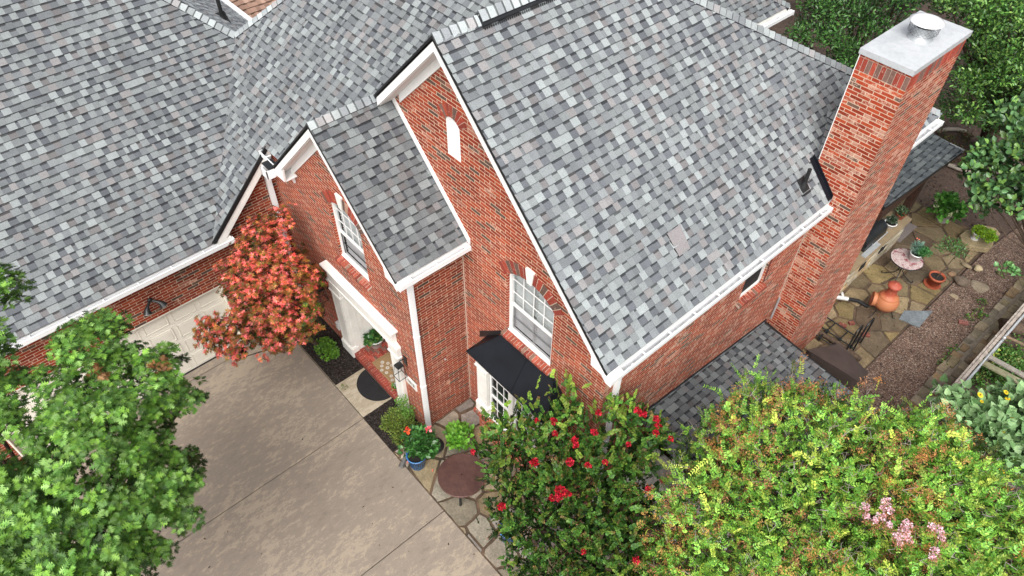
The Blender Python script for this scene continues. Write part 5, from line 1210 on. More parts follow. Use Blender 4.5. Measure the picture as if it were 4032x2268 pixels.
# big dark trunk and low groundcover by the curved edging
tt = new_thing('live_oak', (-4.0, 23.4, -.06), 'thick dark trunked tree standing beside the curved edging', 'tree')
m = MB(); m.tube([(-4.05, 23.5, -.1), (-4.1, 23.3, .8), (-4.0, 23.1, 2.2), (-3.7, 23.0, 4.2)], [.30, .22, .19, .14], 12); m.tube([(-4.0, 23.1, 2.2), (-4.8, 23.4, 3.4), (-5.6, 23.6, 4.2)], [.13, .10, .05], 8); m.tube([(-4.1, 23.2, 1.2), (-3.4, 22.6, 2.2), (-2.8, 22.2, 3.2)], [.09, .07, .03], 8); m.build('trunk', M_BARK, tt)
TE = [(2350, 235), (2400, 225), (2430, 250), (2480, 240), (2560, 225), (2690, 230), (2690, 300), (2600, 330), (2560, 310), (2500, 330), (2470, 300), (2400, 300), (2362, 300)]
cl = crown_clumps(TE, (-3.9, 22.5, 3.2), .7, .4, 2, edge=60, margin=4)
P, D, U, S, C = clump_leaves(cl, 60, .33, .10, lambda n, *a: pick(EG, n)*random.uniform(.6, 1.1), np.array((-3.9, 22.5, 2.))); leaf_mesh('crown', 'simple', P, D, U, S, C, M_LEAFG, tt)
# hedge mass further behind
m_ = [(rng.uniform(-20, 8), rng.uniform(26, 31), rng.uniform(.3, 3.5)) for _ in range(260)]
P, D, U, S, C = clump_leaves([(np.array(p), 1, 0) for p in m_], 70, .7, .16, lambda n, *a: pick(EG, n)*random.uniform(.5, 1.0), np.array((-5, 28, 1.)))
o = leaf_mesh('distant_shrubbery', 'simple', P, D, U, S, C, M_LEAFG, None); tag(o, 'dark mass of shrubbery along the far back of the yard', 'shrubbery', kind='stuff')
m = MB()
for pts, r_ in (([at(1880*0+2360, 330, .03), at(2385, 325, .03), at(2410, 326, .03), at(2430, 332, .03)], .07), ([at(2386, 414, .03), at(2410, 424, .03), at(2440, 433, .03), at(2462, 442, .03)], .07)):
    m.tube(pts, r_, 6)
tag(m.build('garden_edging', mat_simple('pale_edging', (.34, .30, .25), .9, 0, .2, 5)), 'pale curved concrete edging around the bed by the dark trunk', 'garden edging')
gc = [(at(random.uniform(2362, 2440), random.uniform(335, 412), .05), 1, 0) for _ in range(26)]
P, D, U, S, C = clump_leaves(gc, 22, .16, .06, lambda n, *a: pick([(.05, .07, .02), (.10, .10, .03), (.12, .05, .03)], n), np.array((-4, 22, -1.)))
tag(leaf_mesh('groundcover', 'round', P, D, U, S, C, M_LEAF, None), 'low dark groundcover inside the curved edging', 'groundcover', kind='stuff')

# ---- bushes
def bush(name, c, rx, ry, rz, label, cat, cols, size, kind, n, nsub, sub, mat=None, group=None, stem=True, up=.9, dk=1.0, part='foliage', parent=None):
    c = np.array(c, float); t = parent or new_thing(name, (c[0], c[1], c[2]), label, cat, group); cls = []
    for i in range(nsub):
        d = rand_dirs(1)[0]; d[2] = abs(d[2])*1.0; k = rng.uniform(.35, 1)**.6; cls.append((c+np.array([0, 0, rz*.25])+d*np.array([rx, ry, rz*.85])*k*.85, k, 0))
    P, D, U, S, C = clump_leaves(cls, n, sub, size, lambda m_, p, s, l, q: pick(cols, m_)*random.uniform(.75, 1.25)*(.55+.5*s)*dk, c-np.array([0, 0, rz*.3]), up=up)  # inner clumps tinted darker, shade within the bush put into the colour
    leaf_mesh(part, kind, P, D, U, S, C, mat or M_LEAF, t)
    if stem:
        m = MB()
        for q in cls[:7]: m.tube([c, (c+q[0])/2+np.array([0, 0, .02]), q[0]], [.01, .007, .003], 5)
        m.build('stem', M_BARK, t)
    return t
bush('azalea', (-8.0, 4.02, -.02), .50, .38, .52, 'olive green azalea mound between the drive and the house number', 'shrub', [(.12, .20, .03), (.17, .25, .04), (.09, .15, .03), (.22, .26, .05)], .042, 'simple', 48, 80, .12)
bush('azalea', (-8.15, 4.28, -.02), .28, .14, .95, 'bright green leggy azalea against the right hand pilaster', 'shrub', [(.14, .30, .05), (.18, .34, .06), (.10, .24, .04)], .045, 'simple', 36, 22, .10)
bush('dwarf_shrub', (-10.95, 3.98, -.02), .42, .26, .32, 'low bright green shrub in the mulch left of the concrete pad', 'shrub', [(.12, .27, .03), (.16, .32, .04), (.09, .20, .03)], .05, 'round', 26, 36, .10)
bush('hydrangea', (-6.92, 4.83, 0), .32, .30, .42, 'round bright green hydrangea beside the copper table', 'shrub', [(.14, .36, .035), (.18, .42, .05), (.10, .28, .03), (.22, .46, .06)], .115, 'broad', 14, 26, .09, up=.8)
# weedy leaves in the mulch
bush('seedling', (-9.8, 3.72, -.02), .12, .06, .08, 'tiny pale seedlings at the edge of the concrete pad', 'seedling', [(.15, .2, .06)], .03, 'round', 6, 6, .05, stem=False)
# ---- pots
def pot(par, c, r0, r1, h, mat, rim=.02, lip=.015, flute=0, fa=0, soil=True, z=0, prof=None, n=36):
    m = MB(); x, y = c; pr_ = prof or [(r0*.92, 0), (r0, .01), (r1, h-rim), (r1+lip, h-rim), (r1+lip, h), (r1-.012, h), (r1-.02, h-.05)]
    m.lathe([(a, b+z) for a, b in pr_], (x, y, 0), n, flute=flute, fa=fa); o = m.build('pot', mat, par)
    if soil: MB().disc((x, y, z+h-.05), r1-.015, 24).build('soil', M_POTSOIL, par)
    return o
tp = new_thing('blue_planter', (-7.08, 3.80, 0), 'ribbed blue glazed pot with a hibiscus on the flagstones beside the drive', 'potted plant')
pot(tp, (-7.08, 3.80), .15, .20, .42, M_BPOT, flute=26, fa=.03, n=104)
bush('x', (-7.10, 3.92, .40), .42, .40, .62, None, None, [(.035, .12, .025), (.05, .16, .03), (.03, .09, .02), (.07, .20, .05)], .095, 'broad', 15, 52, .10, M_LEAFG, parent=tp)
for (x, y, col, nm) in ((1024, 1084, [(.95, .13, .05), (.85, .08, .05)], 'hibiscus_flower'), (1079, 1080, [(.85, .12, .16), (.9, .3, .35)], 'hibiscus_flower')):
    q = at(x, y, 1.05); crinkle_cluster(nm, q, .03, 9, col, tp, .085, kind='round', elong=.6); crinkle_cluster('stamen', q+np.array([0, 0, .03]), .01, 2, [(.9, .6, .2)], tp, .03, kind='strap')
tp = new_thing('blue_planter', (-4.75, 4.3, 0), 'blue pot half hidden under the red flowered crape myrtle', 'potted plant'); q = at(1280, 1335, .3); tp.location = (q[0], q[1], 0)
pot(tp, (q[0], q[1]), .15, .19, .40, M_BPOT, flute=26, fa=.03, n=104); bush('x', (q[0], q[1]+.05, .36), .18, .18, .25, None, None, [(.05, .14, .03)], .07, 'round', 10, 16, .08, parent=tp)
tp = new_thing('white_planter', (-9.75, 5.0, .172), 'white pot with round leaved succulent on the brick stoop', 'potted plant')
q = at(944, 852, .40); q = (q[0], q[1]); tp.location = (q[0], q[1], .172)
pot(tp, q, .13, .19, .27, M_WPOT, z=.172)
bush('x', (q[0]-.12, q[1]-.06, .38), .26, .20, .22, None, None, [(.05, .15, .04), (.08, .20, .05), (.14, .24, .05), (.04, .12, .035)], .10, 'round', 10, 34, .07, M_LEAFG, parent=tp)
tp = new_thing('terracotta_planter', (-8.66, 4.44, .172), 'small terracotta pot of white flowers behind the right hand pilaster', 'potted plant')
q = at(996, 975, .25); q = (min(q[0], -8.6), max(q[1], 4.47)); pot(tp, q, .06, .08, .12, M_TERRA, z=.172); bush('x', (q[0], q[1], .28), .08, .07, .10, None, None, [(.10, .26, .05), (.14, .3, .06)], .05, 'simple', 10, 8, .05, parent=tp); crinkle_cluster('flower', np.array((q[0], q[1], .36)), .05, 16, [(.75, .75, .75)], tp, .03)

# ---- copper topped table
def mat_copper():
    t = NT('woven_copper'); tc = t.new('ShaderNodeTexCoord'); sp = t.new('ShaderNodeSeparateXYZ'); t.link(tc.outputs['Object'], sp.inputs[0])
    r_ = t.math('SQRT', t.math('ADD', t.math('MULTIPLY', sp.outputs[0], sp.outputs[0]), t.math('MULTIPLY', sp.outputs[1], sp.outputs[1])))
    th = t.math('ARCTAN2', sp.outputs[1], sp.outputs[0]); ri = t.math('DIVIDE', r_, .0165); rf = t.math('FRACT', ri); rw = t.math('FLOOR', ri)
    dash = t.math('FRACT', t.math('ADD', t.math('MULTIPLY', t.math('DIVIDE', th, 2*PI), t.math('MULTIPLY', rw, 4.0)), t.math('MULTIPLY', rw, .5)))
    mk = t.math('MULTIPLY', t.math('GREATER_THAN', rf, .32), t.math('GREATER_THAN', dash, .22))
    f = t.noise(t.pos(), 6, 5, .7)
    a = t.ramp(f, [(.3, (.085, .040, .033)), (.7, (.17, .085, .068))]); t.color(t.mix(mk, (.030, .012, .012), a)); t.rough(.42); t.b.inputs['Metallic'].default_value = .35; t.bump(mk, .5, .004); return t.m
tb = new_thing('copper_table', (-6.06, 4.20, 0), 'round low table with a woven copper brown top on dark legs', 'table')
o = MB().lathe([(0, .0), (.485, .0), (.495, -.008), (.495, -.03), (.46, -.035), (0, -.035)], (0, 0, 0), 72, smooth=False).build('table_top', mat_copper(), None)
o.location = (-6.06, 4.20, .50); COL.objects.unlink(o); put(o, tb)
for a in (45, 135, 225, 315):
    c, s = math.cos(math.radians(a)), math.sin(math.radians(a)); MB().tube([(-6.06+c*.36, 4.2+s*.36, .47), (-6.06+c*.40, 4.2+s*.40, .25), (-6.06+c*.42, 4.2+s*.42, 0)], [.03, .024, .03], 8).build('leg', M_BLACKMETAL, tb)
MB().lathe([(.30, .12), (.32, .13), (.30, .14)], (-6.06, 4.20, 0), 24).build('lower_ring', M_BLACKMETAL, tb)
# dark perforated lid behind the hibiscus
m = MB(); m.lathe([(0, .06), (.12, .06), (.20, .05), (.21, .035), (.20, .02), (.18, 0)], (-7.19, 4.33, 0), 30); 
lid = m.build('drain_cover', M_RUBBER); tag(lid, 'round black perforated cover on the flagstones beside the blue pot', 'drain cover')
m = MB()
for i in range(10): a = 2*PI*i/10; m.disc((-7.19+.13*math.cos(a), 4.33+.13*math.sin(a), .0605), .012, 8)
m.build('perforation', M_DARK, lid)
# downspout extension lying by the drive
p0 = at(1030, 1125, .05); p1 = at(1012, 1168, .05); m = MB(); 
n_ = 22; m.tube([p0+(p1-p0)*i/n_ for i in range(n_+1)], [.055 if i % 2 else .047 for i in range(n_+1)], 6); d = nrm(p1-p0); m.tube([p1-d*.02, p1+d*.07], [.06, .062], 4)
tag(m.build('drain_extension', mat_simple('grey_plastic', (.16, .155, .15), .6, 0, .1, 6)), 'grey ribbed downspout extension lying beside the blue pot', 'drain pipe')
# fallen petals and stones
for (x, y, c, lab) in ((1089, 1181, (.75, .16, .10), 'curled red petal fallen on the flagstones in front of the blue pot'), (1026, 1160, (.8, .2, .2), 'curled red petal fallen beside the grey drain extension')):
    q = at(x, y, .02); m = MB(); m.tube([q, q+np.array([.04, -.05, .008])], [.012, .006], 6, c); tag(m.build('petal', mat_tint('petal_red', .7)), lab, 'petal')
q = at(1016, 1148, .03); m = MB(); m.lathe([(0, -.03), (.06, -.02), (.07, .01), (.045, .035), (0, .045)], tuple(q), 7, (.42, .36, .28)); tag(m.build('stone', M_STONE, bevel=.01), 'small pale stone at the drive edge beside the azalea mound', 'stone')
# black eyed susans low between the two crape myrtles
t = new_thing('rudbeckia', tuple(at(1650, 1370, .0)), 'two orange black eyed daisies low between the crape myrtles', 'flower')
for (x, y) in ((1641, 1362), (1590, 1372)):
    c = at(x, y, 1.6); n = 13; a = np.linspace(0, 2*PI, n, endpoint=False); Dd = np.stack([np.cos(a), np.sin(a), -.15+0*a], 1); 
    leaf_mesh('petal', 'simple', np.tile(c, (n, 1))+Dd*.02, Dd, np.tile([0, 0, 1.], (n, 1)), np.full(n, .085), pick([(.65, .28, .03), (.55, .2, .02)], n), M_PETAL, t)
    MB().lathe([(.028, 0), (.024, .02), (0, .028)], tuple(c), 10).build('flower_centre', M_DARK, t); MB().tube([c, c-np.array([.05, .02, 1.55])], .006, 5).build('stem', M_BARK, t)
# ================================================================== rear patio
# covered patio
pc = new_thing('patio_cover', (-5.5, 16.5, 0), 'dark shingled flat patio roof on brown posts beyond the chimney', 'pergola')
PZ = lambda x: 3.0-.10*(x+3.8)
pl_ = [(-3.80, 14.95, PZ(-3.80)), (-3.62, 18.43, PZ(-3.62)), (-9.0, 18.43, PZ(-9)), (-9.0, 14.95, PZ(-9))]
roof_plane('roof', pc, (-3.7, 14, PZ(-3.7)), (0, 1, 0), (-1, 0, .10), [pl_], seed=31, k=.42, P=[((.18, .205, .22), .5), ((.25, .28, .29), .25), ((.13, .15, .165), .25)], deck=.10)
m = MB(); m.box(-9, -3.62, 18.43, 18.45, 2.93, 3.03); m.build('drip_edge', M_GALV, pc)
m = MB(); m.box(-3.90, -3.78, 14.9, 18.40, 2.62, 2.88); m.box(-4.25, -4.13, 14.9, 18.40, 2.45, 2.66)
m.build('beam', M_WOODB, pc)
m = MB()
for y in np.arange(15.1, 18.4, .45): m.box(-8.9, -3.92, y-.02, y+.02, 2.72, 2.86)
m.build('rafter', M_WOODB, pc)
MB().box(-4.22, -4.02, 18.05, 18.25, 0, 2.66).build('post', M_WOODB, pc, bevel=.005)
m = MB()
for y in (15.6, 17.5): m.lathe([(0, -.025), (.02, -.01), (.025, 0), (.015, .02), (0, .03)], (-3.95, y, 2.45), 10)
m.build('string_light', M_WPOT, pc)
# stone counter with grill
def mat_limestone():
    t = NT('limestone_block'); p = t.pos(); f = t.noise(p, 5, 6, .75); g = t.noise(p, 1.4, 3, .6); c = t.ramp(f, [(.3, (.30, .24, .16)), (.5, (.46, .41, .31)), (.7, (.56, .52, .42))])
    c = t.mix(t.ramp(g, [(.5, (0,)*3), (.62, (.8,)*3)]), c, (.42, .26, .10)); t.color(c); t.rough(.9); t.bump(f, .8, .05); return t.m
M_LIME = mat_limestone()
kc = new_thing('outdoor_kitchen', (-4.1, 16.6, 0), 'long stone barbecue counter with a tan stone top under the patio roof edge', 'counter')
m = MB(); r = random.Random(8)
for j in range(5):
    y = 14.9
    while y < 17.85:
        l = r.uniform(.25, .6); y2 = min(y+l, 17.9); d = r.uniform(-.02, .02); m.box(-4.45, -3.86+d, y+.004, y2-.004, j*.165+.004, (j+1)*.165-.004); y = y2
m.box(-4.44, -3.885, 14.91, 17.88, 0, .83); m.build('stone_base', M_LIME, kc, bevel=.01)
ct = MB()
for (y0, y1) in ((14.85, 16.2), (16.204, 17.05), (17.054, 17.93)): ct.box(-4.5, -3.80, y0, y1, .83, .90)
ct.build('counter_top', mat_simple('tan_stone', (.27, .205, .125), .7, 0, .12, 5, .1), kc, bevel=.006)
for y in (15.75, 16.75): MB().box(-3.865, -3.84, y-.13, y+.13, .40, .60).build('counter_opening', M_DARK, kc)
gr = new_thing('grill', (-4.15, 16.3, .90), 'black barbecue grill set on the stone counter', 'grill')
m = MB(); m.box(-4.45, -3.98, 15.75, 16.85, .90, 1.05); m.build('body', M_BLACKMETAL, gr, bevel=.02)
m = MB(); m.lathe([(.24, -.52), (.24, .52)], (0, 0, 0), 20, M_=Matrix.Translation((-4.22, 16.3, 1.04)) @ Matrix.Rotation(PI/2, 4, 'X')); m.box(-4.40, -4.02, 15.78, 15.80, 1.0, 1.2); m.box(-4.40, -4.02, 16.80, 16.82, 1.0, 1.2); m.build('lid', M_BLACKMETAL, gr)
m = MB(); m.tube([(-3.93, 15.95, 1.12), (-3.90, 15.95, 1.12), (-3.90, 16.65, 1.12), (-3.93, 16.65, 1.12)], .012, 6); m.build('handle', M_GALV, gr)
m = MB(); m.box(-3.97, -3.84, 15.6, 16.35, .905, .93); m.build('side_shelf', M_GALV, gr)
g_ = MB(); g_.box(-4.35, -3.80, 17.95, 18.92, -.01, .035); tag(g_.build('granite_slab', mat_simple('speckled_granite', (.25, .21, .20), .6, 0, .35, 30, col2=(.10, .085, .08)), bevel=.006), 'speckled grey brown stone slab at the end of the barbecue counter', 'slab')
# potted plants on the counter
tp = new_thing('bowl_planter', (-4.07, 17.19, .90), 'low white bowl of dark succulents on the barbecue counter', 'potted plant'); pot(tp, (-4.07, 17.20), .11, .15, .13, M_WPOT, z=.90); bush('x', (-4.10, 17.28, 1.0), .13, .13, .14, None, None, [(.05, .09, .05), (.09, .12, .09), (.04, .07, .03)], .05, 'round', 10, 14, .05, parent=tp)
tp = new_thing('terracotta_planter', (-4.05, 17.68, .90), 'small terracotta pot with trailing leaves at the end of the barbecue counter', 'potted plant'); pot(tp, (-4.05, 17.68), .08, .11, .16, M_TERRA, z=.90); bush('x', (-4.07, 17.72, 1.04), .18, .16, .14, None, None, [(.06, .12, .05), (.12, .17, .09), (.05, .09, .04)], .06, 'broad', 10, 20, .07, parent=tp)
# hydrangea in a white pot
tp = new_thing('white_planter', (-3.50, 19.72, 0), 'tall speckled white pot with a cream flowered hydrangea on the flagstones', 'potted plant'); pot(tp, (-3.50, 19.75), .17, .20, .38, mat_simple('speckled_white', (.55, .53, .52), .6, 0, .15, 60))
bush('x', tuple(at(2379, 530, .55)-np.array([0, 0, .12])), .48, .38, .62, None, None, [(.06, .20, .03), (.09, .26, .04), (.05, .15, .025), (.12, .3, .05)], .15, 'broad', 12, 40, .12, parent=tp)
for (x, y) in ((2354, 520), (2357, 508), (2389, 520), (2389, 542), (2405, 535), (2378, 503)): crinkle_cluster('flower_head', at(x, y, .75), .055, 26, [(.62, .62, .42), (.5, .55, .32)], tp, .035)
# lime green plant and flat rock
q = at(2462, 602, .2)
rk = MB(); pr_ = [at(2414, 590, .16), at(2430, 578, .16), at(2475, 566, .16), at(2505, 572, .16), at(2518, 588, .16), at(2500, 600, .16), at(2500, 615, .16), at(2490, 626, .16), at(2460, 622, .16), at(2440, 618, .16), at(2420, 604, .16)]
rk.prism([tuple(p) for p in pr_], (0, 0, -.18), (.30, .24, .14)); tag(rk.build('flat_rock', M_STONE, bevel=.03), 'thick flat tan rock under the lime green plant', 'rock')
q = at(2456, 592, .28); tp = new_thing('pedestal_planter', (q[0], q[1], .16), 'white pot of lime green trailing plant standing on the flat rock', 'potted plant')
pot(tp, (q[0], q[1]), .09, .13, .24, M_WPOT, z=.16, prof=[(.10, 0), (.11, .02), (.07, .05), (.10, .12), (.14, .22), (.15, .24), (.13, .24)])
bush('x', (q[0]+.16, q[1]+.06, .32), .36, .26, .20, None, None, [(.20, .36, .02), (.26, .42, .03), (.15, .30, .02)], .045, 'round', 24, 52, .08, parent=tp, stem=False)
# mosaic table
def mat_mosaic():
    t = NT('mosaic_swirl'); tc = t.new('ShaderNodeTexCoord'); n1 = t.new('ShaderNodeTexNoise'); n1.inputs['Scale'].default_value = 9; n1.inputs['Detail'].default_value = 1; n1.inputs['Distortion'].default_value = 2.4; t.link(tc.outputs['Object'], n1.inputs['Vector'])
    s_ = t.math('ABSOLUTE', t.math('SINE', t.math('MULTIPLY', n1.outputs['Fac'], 34.0))); big = t.noise(tc.outputs['Object'], 7, 2)
    a = t.ramp(s_, [(.45, (.17, .025, .05)), (.62, (.55, .50, .47))]); b = t.ramp(big, [(.52, (1, 1, 1)), (.62, (.55, .25, .30))])
    t.color(t.mix(1.0, a, b, 'MULTIPLY')); t.rough(.35); return t.m
tb = new_thing('mosaic_table', (-3.17, 16.62, 0), 'round maroon and white patterned table with scrolled iron legs', 'table')
o = MB().lathe([(0, 0), (.39, 0), (.405, -.008), (.405, -.028), (0, -.028)], (0, 0, 0), 56, smooth=False).build('table_top', mat_mosaic(), None); COL.objects.unlink(o); o.location = (-3.17, 16.62, .72); put(o, tb)
m = MB(); m.lathe([(.400, .69), (.412, .695), (.412, .715), (.400, .722)], (-3.17, 16.62, 0), 56); m.build('rim', M_BLACKMETAL, tb)
for a in (200, 285, 20, 110):
    c, s = math.cos(math.radians(a)), math.sin(math.radians(a)); P_ = lambda rr, z: (-3.17+c*rr, 16.62+s*rr, z)
    MB().tube([P_(.22, .69), P_(.12, .6), P_(.05, .45), P_(.05, .3), P_(.12, .18), P_(.24, .10), P_(.33, .03), P_(.38, .02), P_(.40, .06), P_(.37, .09)], .012, 6).build('leg', M_BLACKMETAL, tb)
tp = new_thing('white_planter', (-3.03, 16.72, .72), 'tall white pot with blue green and dark green plants on the patterned table', 'potted plant'); pot(tp, (-3.05, 16.68), .10, .145, .26, M_WPOT, z=.72)
bush('x', (-3.10, 16.72, .96), .14, .12, .26, None, None, [(.12, .22, .17), (.16, .27, .21)], .10, 'strap', 26, 16, .07, parent=tp, stem=False)
bush('x', (-2.94, 16.76, .96), .17, .14, .22, None, None, [(.04, .15, .04), (.06, .20, .05)], .06, 'simple', 24, 22, .07, parent=tp, stem=False)
crinkle_cluster('flower', at(2309, 604, 1.15), .03, 8, [(.9, .2, .12)], tp, .03)
# chiminea
cx, cy = -2.82, 15.16
cm = new_thing('chiminea', (cx, cy, 0), 'orange terracotta chiminea with lid on a black iron stand', 'chiminea')
def mat_clay():
    t = NT('painted_clay'); p = t.pos(); f = t.noise(p, 5, 5, .7); sp = t.new('ShaderNodeSeparateXYZ'); t.link(p, sp.inputs[0]); zz = t.math('ADD', sp.outputs[2], t.math('MULTIPLY', t.math('SUBTRACT', f, .5), .35))
    c = t.ramp(zz, [(.30, (.25, .065, .035)), (.42, (.40, .155, .07)), (.66, (.41, .145, .062)), (.78, (.33, .068, .036)), (1.0, (.32, .068, .04))]); n = t.noise(p, 14, 4, .7)
    c = t.mix(t.ramp(n, [(.6, (0,)*3), (.75, (.5,)*3)]), c, (.62, .38, .22)); t.color(c); t.rough(.6); t.bump(n, .15, .01); return t.m
MCL = mat_clay()
m = MB(); m.lathe([(0, .22), (.15, .23), (.27, .32), (.335, .46), (.33, .58), (.27, .70), (.255, .715), (.26, .73), (.22, .76), (.175, .80), (.145, .83), (.135, .95), (.13, 1.06), (.15, 1.09), (.14, 1.11), (.12, 1.11)], (cx, cy, 0), 40); m.build('body', MCL, cm)
m = MB(); m.lathe([(.125, 1.10), (.185, 1.12), (.19, 1.15), (.15, 1.20), (.06, 1.235), (.035, 1.24), (.03, 1.26), (0, 1.27)], (cx-.01, cy, 0), 32); m.build('lid', MCL, cm)
Md = Matrix.Translation((cx-.235, cy-.12, .48)) @ Matrix.Rotation(math.radians(207), 4, 'Z') @ Matrix.Rotation(PI/2, 4, 'Y')
m = MB(); m.lathe([(.19, -.08), (.20, .06), (.215, .10), (.20, .12), (.18, .10), (.17, .02)], (0, 0, 0), 28, M_=Md); m.build('mouth_rim', MCL, cm)
m = MB(); m.lathe([(.175, .05), (0, .05)], (0, 0, 0), 24, M_=Md); m.build('fire_opening', M_DARK, cm)
for a in (255, 15, 135):
    c, s = math.cos(math.radians(a)), math.sin(math.radians(a)); MB().tube([(cx+c*.24, cy+s*.24, .33), (cx+c*.27, cy+s*.27, .18), (cx+c*.36, cy+s*.36, .02), (cx+c*.43, cy+s*.43, .02)], .014, 6).build('leg', M_BLACKMETAL, cm)
MB().lathe([(.235, .30), (.25, .31), (.235, .32)], (cx, cy, 0), 24).build('stand_ring', M_BLACKMETAL, cm)
cm.scale = (.88, .88, .88)
# citrus in terracotta
tp = new_thing('terracotta_planter', (-2.42, 17.12, 0), 'large terracotta pot on a saucer with a thin young citrus tree', 'potted plant')
pot(tp, (-2.42, 17.12), .135, .185, .30, M_TERRA, rim=.06, lip=.02, z=.035); m = MB(); m.lathe([(0, .01), (.19, .01), (.215, .045), (.20, .045), (.18, .025), (0, .025)], (-2.43, 17.10, 0), 32); m.build('saucer', M_TERRA, tp)
m = MB(); m.tube([(-2.42, 17.12, .28), (-2.38, 17.18, .6), (-2.34, 17.28, 1.0), (-2.32, 17.30, 1.25)], [.016, .013, .011, .007], 7)
for k in range(8): d = rand_dirs(1)[0]; d[2] = abs(d[2])*.6; m.tube([(-2.33, 17.28, 1.05), np.array((-2.33, 17.28, 1.1))+d*.35], [.007, .003], 4)
m.build('trunk', M_BARK, tp)
bush('x', tuple(at(2387, 634, 1.05)-np.array([0, 0, .1])), .40, .40, .50, None, None, [(.05, .14, .03), (.08, .19, .04), (.035, .10, .02)], .062, 'simple', 10, 42, .10, M_LEAFG, parent=tp, stem=False, part='crown')
# firewood rack, logs, loose bricks
rk = new_thing('firewood_rack', (-3.1, 13.3, 0), 'low black tubular firewood rack with two upright hoops beside the chimney', 'firewood rack')
yA, yB, yC = 13.20, 13.52, 13.90
m = MB(); m.tube([(-3.6, yA, .12), (-2.62, yA, .12)], .018, 8); m.tube([(-3.6, yB, .12), (-2.62, yB, .12)], .018, 8); m.tube([(-3.6, yC, .12), (-2.62, yC, .12)], .018, 8)
for x in (-3.35, -3.0, -2.7): m.tube([(x, yA, .12), (x, yC, .12)], .016, 8); m.box(x-.035, x+.035, yA-.035, yA+.035, .02, .14); m.box(x-.035, x+.035, yB-.035, yB+.035, .02, .14)
m.build('base_frame', M_BLACKMETAL, rk)
for x, h, ya_, yb_ in ((-2.68, .98, yA, yB-.03), (-2.62, .98, yB+.04, yC)):
    MB().tube([(x, ya_, .02), (x, ya_, h-.10), (x, ya_+.05, h), (x, yb_-.05, h), (x, yb_, h-.10), (x, yb_, .02)], .021, 8).build('hoop', M_BLACKMETAL, rk)
m = MB(); a = at(2060, 835, .08); b = at(2165, 905, .08); m.tube([a, (a+b)/2+np.array([0, .02, .02]), b], [.06, .07, .06], 9); tag(m.build('log', M_BARK), 'long split log lying behind the firewood rack', 'log')
for (x, y, lab, rot) in ((2120, 818, 'loose red brick on the flagstones near the wood rack, nearest the chimney', .3), (2142, 813, 'smaller brick piece just right of the loose red brick', 1.0), (2178, 842, 'loose red brick between the hoops of the wood rack', .7)):
    q = at(x, y, .04); sz = .07 if 'smaller' in lab else .095
    m = MB(); m.box(-sz, sz, -.05, .05, -.032, .032, (.17, .05, .035), Matrix.Translation(tuple(q)) @ Matrix.Rotation(rot, 4, 'Z')); tag(m.build('brick', M_TBRICK, bevel=.006), lab, 'brick', 'loose bricks')
q = at(2428, 832, .03)
m = MB(); Mb = Matrix.Translation(tuple(at(2428, 794, .03))) @ Matrix.Rotation(.15, 4, 'Z'); Mb = Matrix.Translation(tuple(at(2422, 864, .03)))
Mb = Matrix.Translation(tuple(at(2427, 878, .03))); 
m = MB(); q = at((3360+1660*672/2576)/1.5652, (1000+1035*672/2576)/1.5652, .03); Mb = Matrix.Translation(tuple(q)) @ Matrix.Rotation(-.1+PI*.22, 4, 'Z'); m.box(-.11, .11, -.05, .05, -.03, .03, (.26, .10, .085), Mb)
bk = m.build('brick', M_TBRICK, bevel=.005); tag(bk, 'old cored brick lying out on the gravel path', 'brick', 'loose bricks')
m = MB()
for k in range(4): m.disc(tuple(Mb @ Vector((-.07+.045*k, 0, .0315))), .013, 8)
m.build('core_hole', M_DARK, bk)
# brown fabric cover
cv = MB(); N = 9; g = []
A_, B_, C_, D_ = at(2036, 870, .85), at(2113, 864, .75), at(2185, 938, .45), at(2160, 960, .95)
A_ = at(2030, 880, .95); 
for i in range(N):
    for j in range(N):
        u, v = i/(N-1), j/(N-1); p = (A_*(1-u)+B_*u)*(1-v)+(D_*(1-u)+C_*u)*v; p = p+np.array([0, 0, .10*math.sin(u*PI)*math.sin(v*PI)+.015*math.sin(7*u+3*v)]); g.append(p)
cv.add(g, [(i*N+j, i*N+j+1, (i+1)*N+j+1, (i+1)*N+j) for i in range(N-1) for j in range(N-1)], None, True)
rim = [g[i*N+0] for i in range(N)]+[g[(N-1)*N+j] for j in range(1, N)]+[g[i*N+N-1] for i in range(N-2, -1, -1)]+[g[j] for j in range(N-2, 0, -1)]
lowr = [np.array([p[0], p[1], 0.02]) for p in rim]; n_ = len(rim); cv.add(rim+lowr, [(i, (i+1) % n_, (i+1) % n_+n_, i+n_) for i in range(n_)], None, True)
tag(cv.build('furniture_cover', mat_simple('brown_canvas', (.062, .042, .036), .9, 0, .12, 5, .3)), 'brown canvas cover draped over something at the foot of the chimney', 'cover')
# pipe at the chimney foot
dp = new_thing('drain_pipe', tuple(at(2115, 750, .0)), 'white drain fitting with black corrugated pipe coming out behind the chimney', 'drain pipe')
a, b, c, e = at(2108, 748, .18), at(2133, 752, .16), at(2160, 757, .10), at(2184, 772, .05)
MB().tube([a-(b-a)*1.5, b], [.055, .055], 14).build('fitting', M_WPOT, dp); MB().tube([at(2118, 735, .30), at(2121, 748, .18)], [.03, .035], 10).build('riser', M_WPOT, dp)
n_ = 30; pts = [b+(c-b)*min(1, 2*i/n_)+(e-c)*max(0, 2*i/n_-1) for i in range(n_+1)]; MB().tube(pts, [.052 if i % 2 else .043 for i in range(n_+1)], 10).build('corrugated_hose', M_RUBBER, dp)
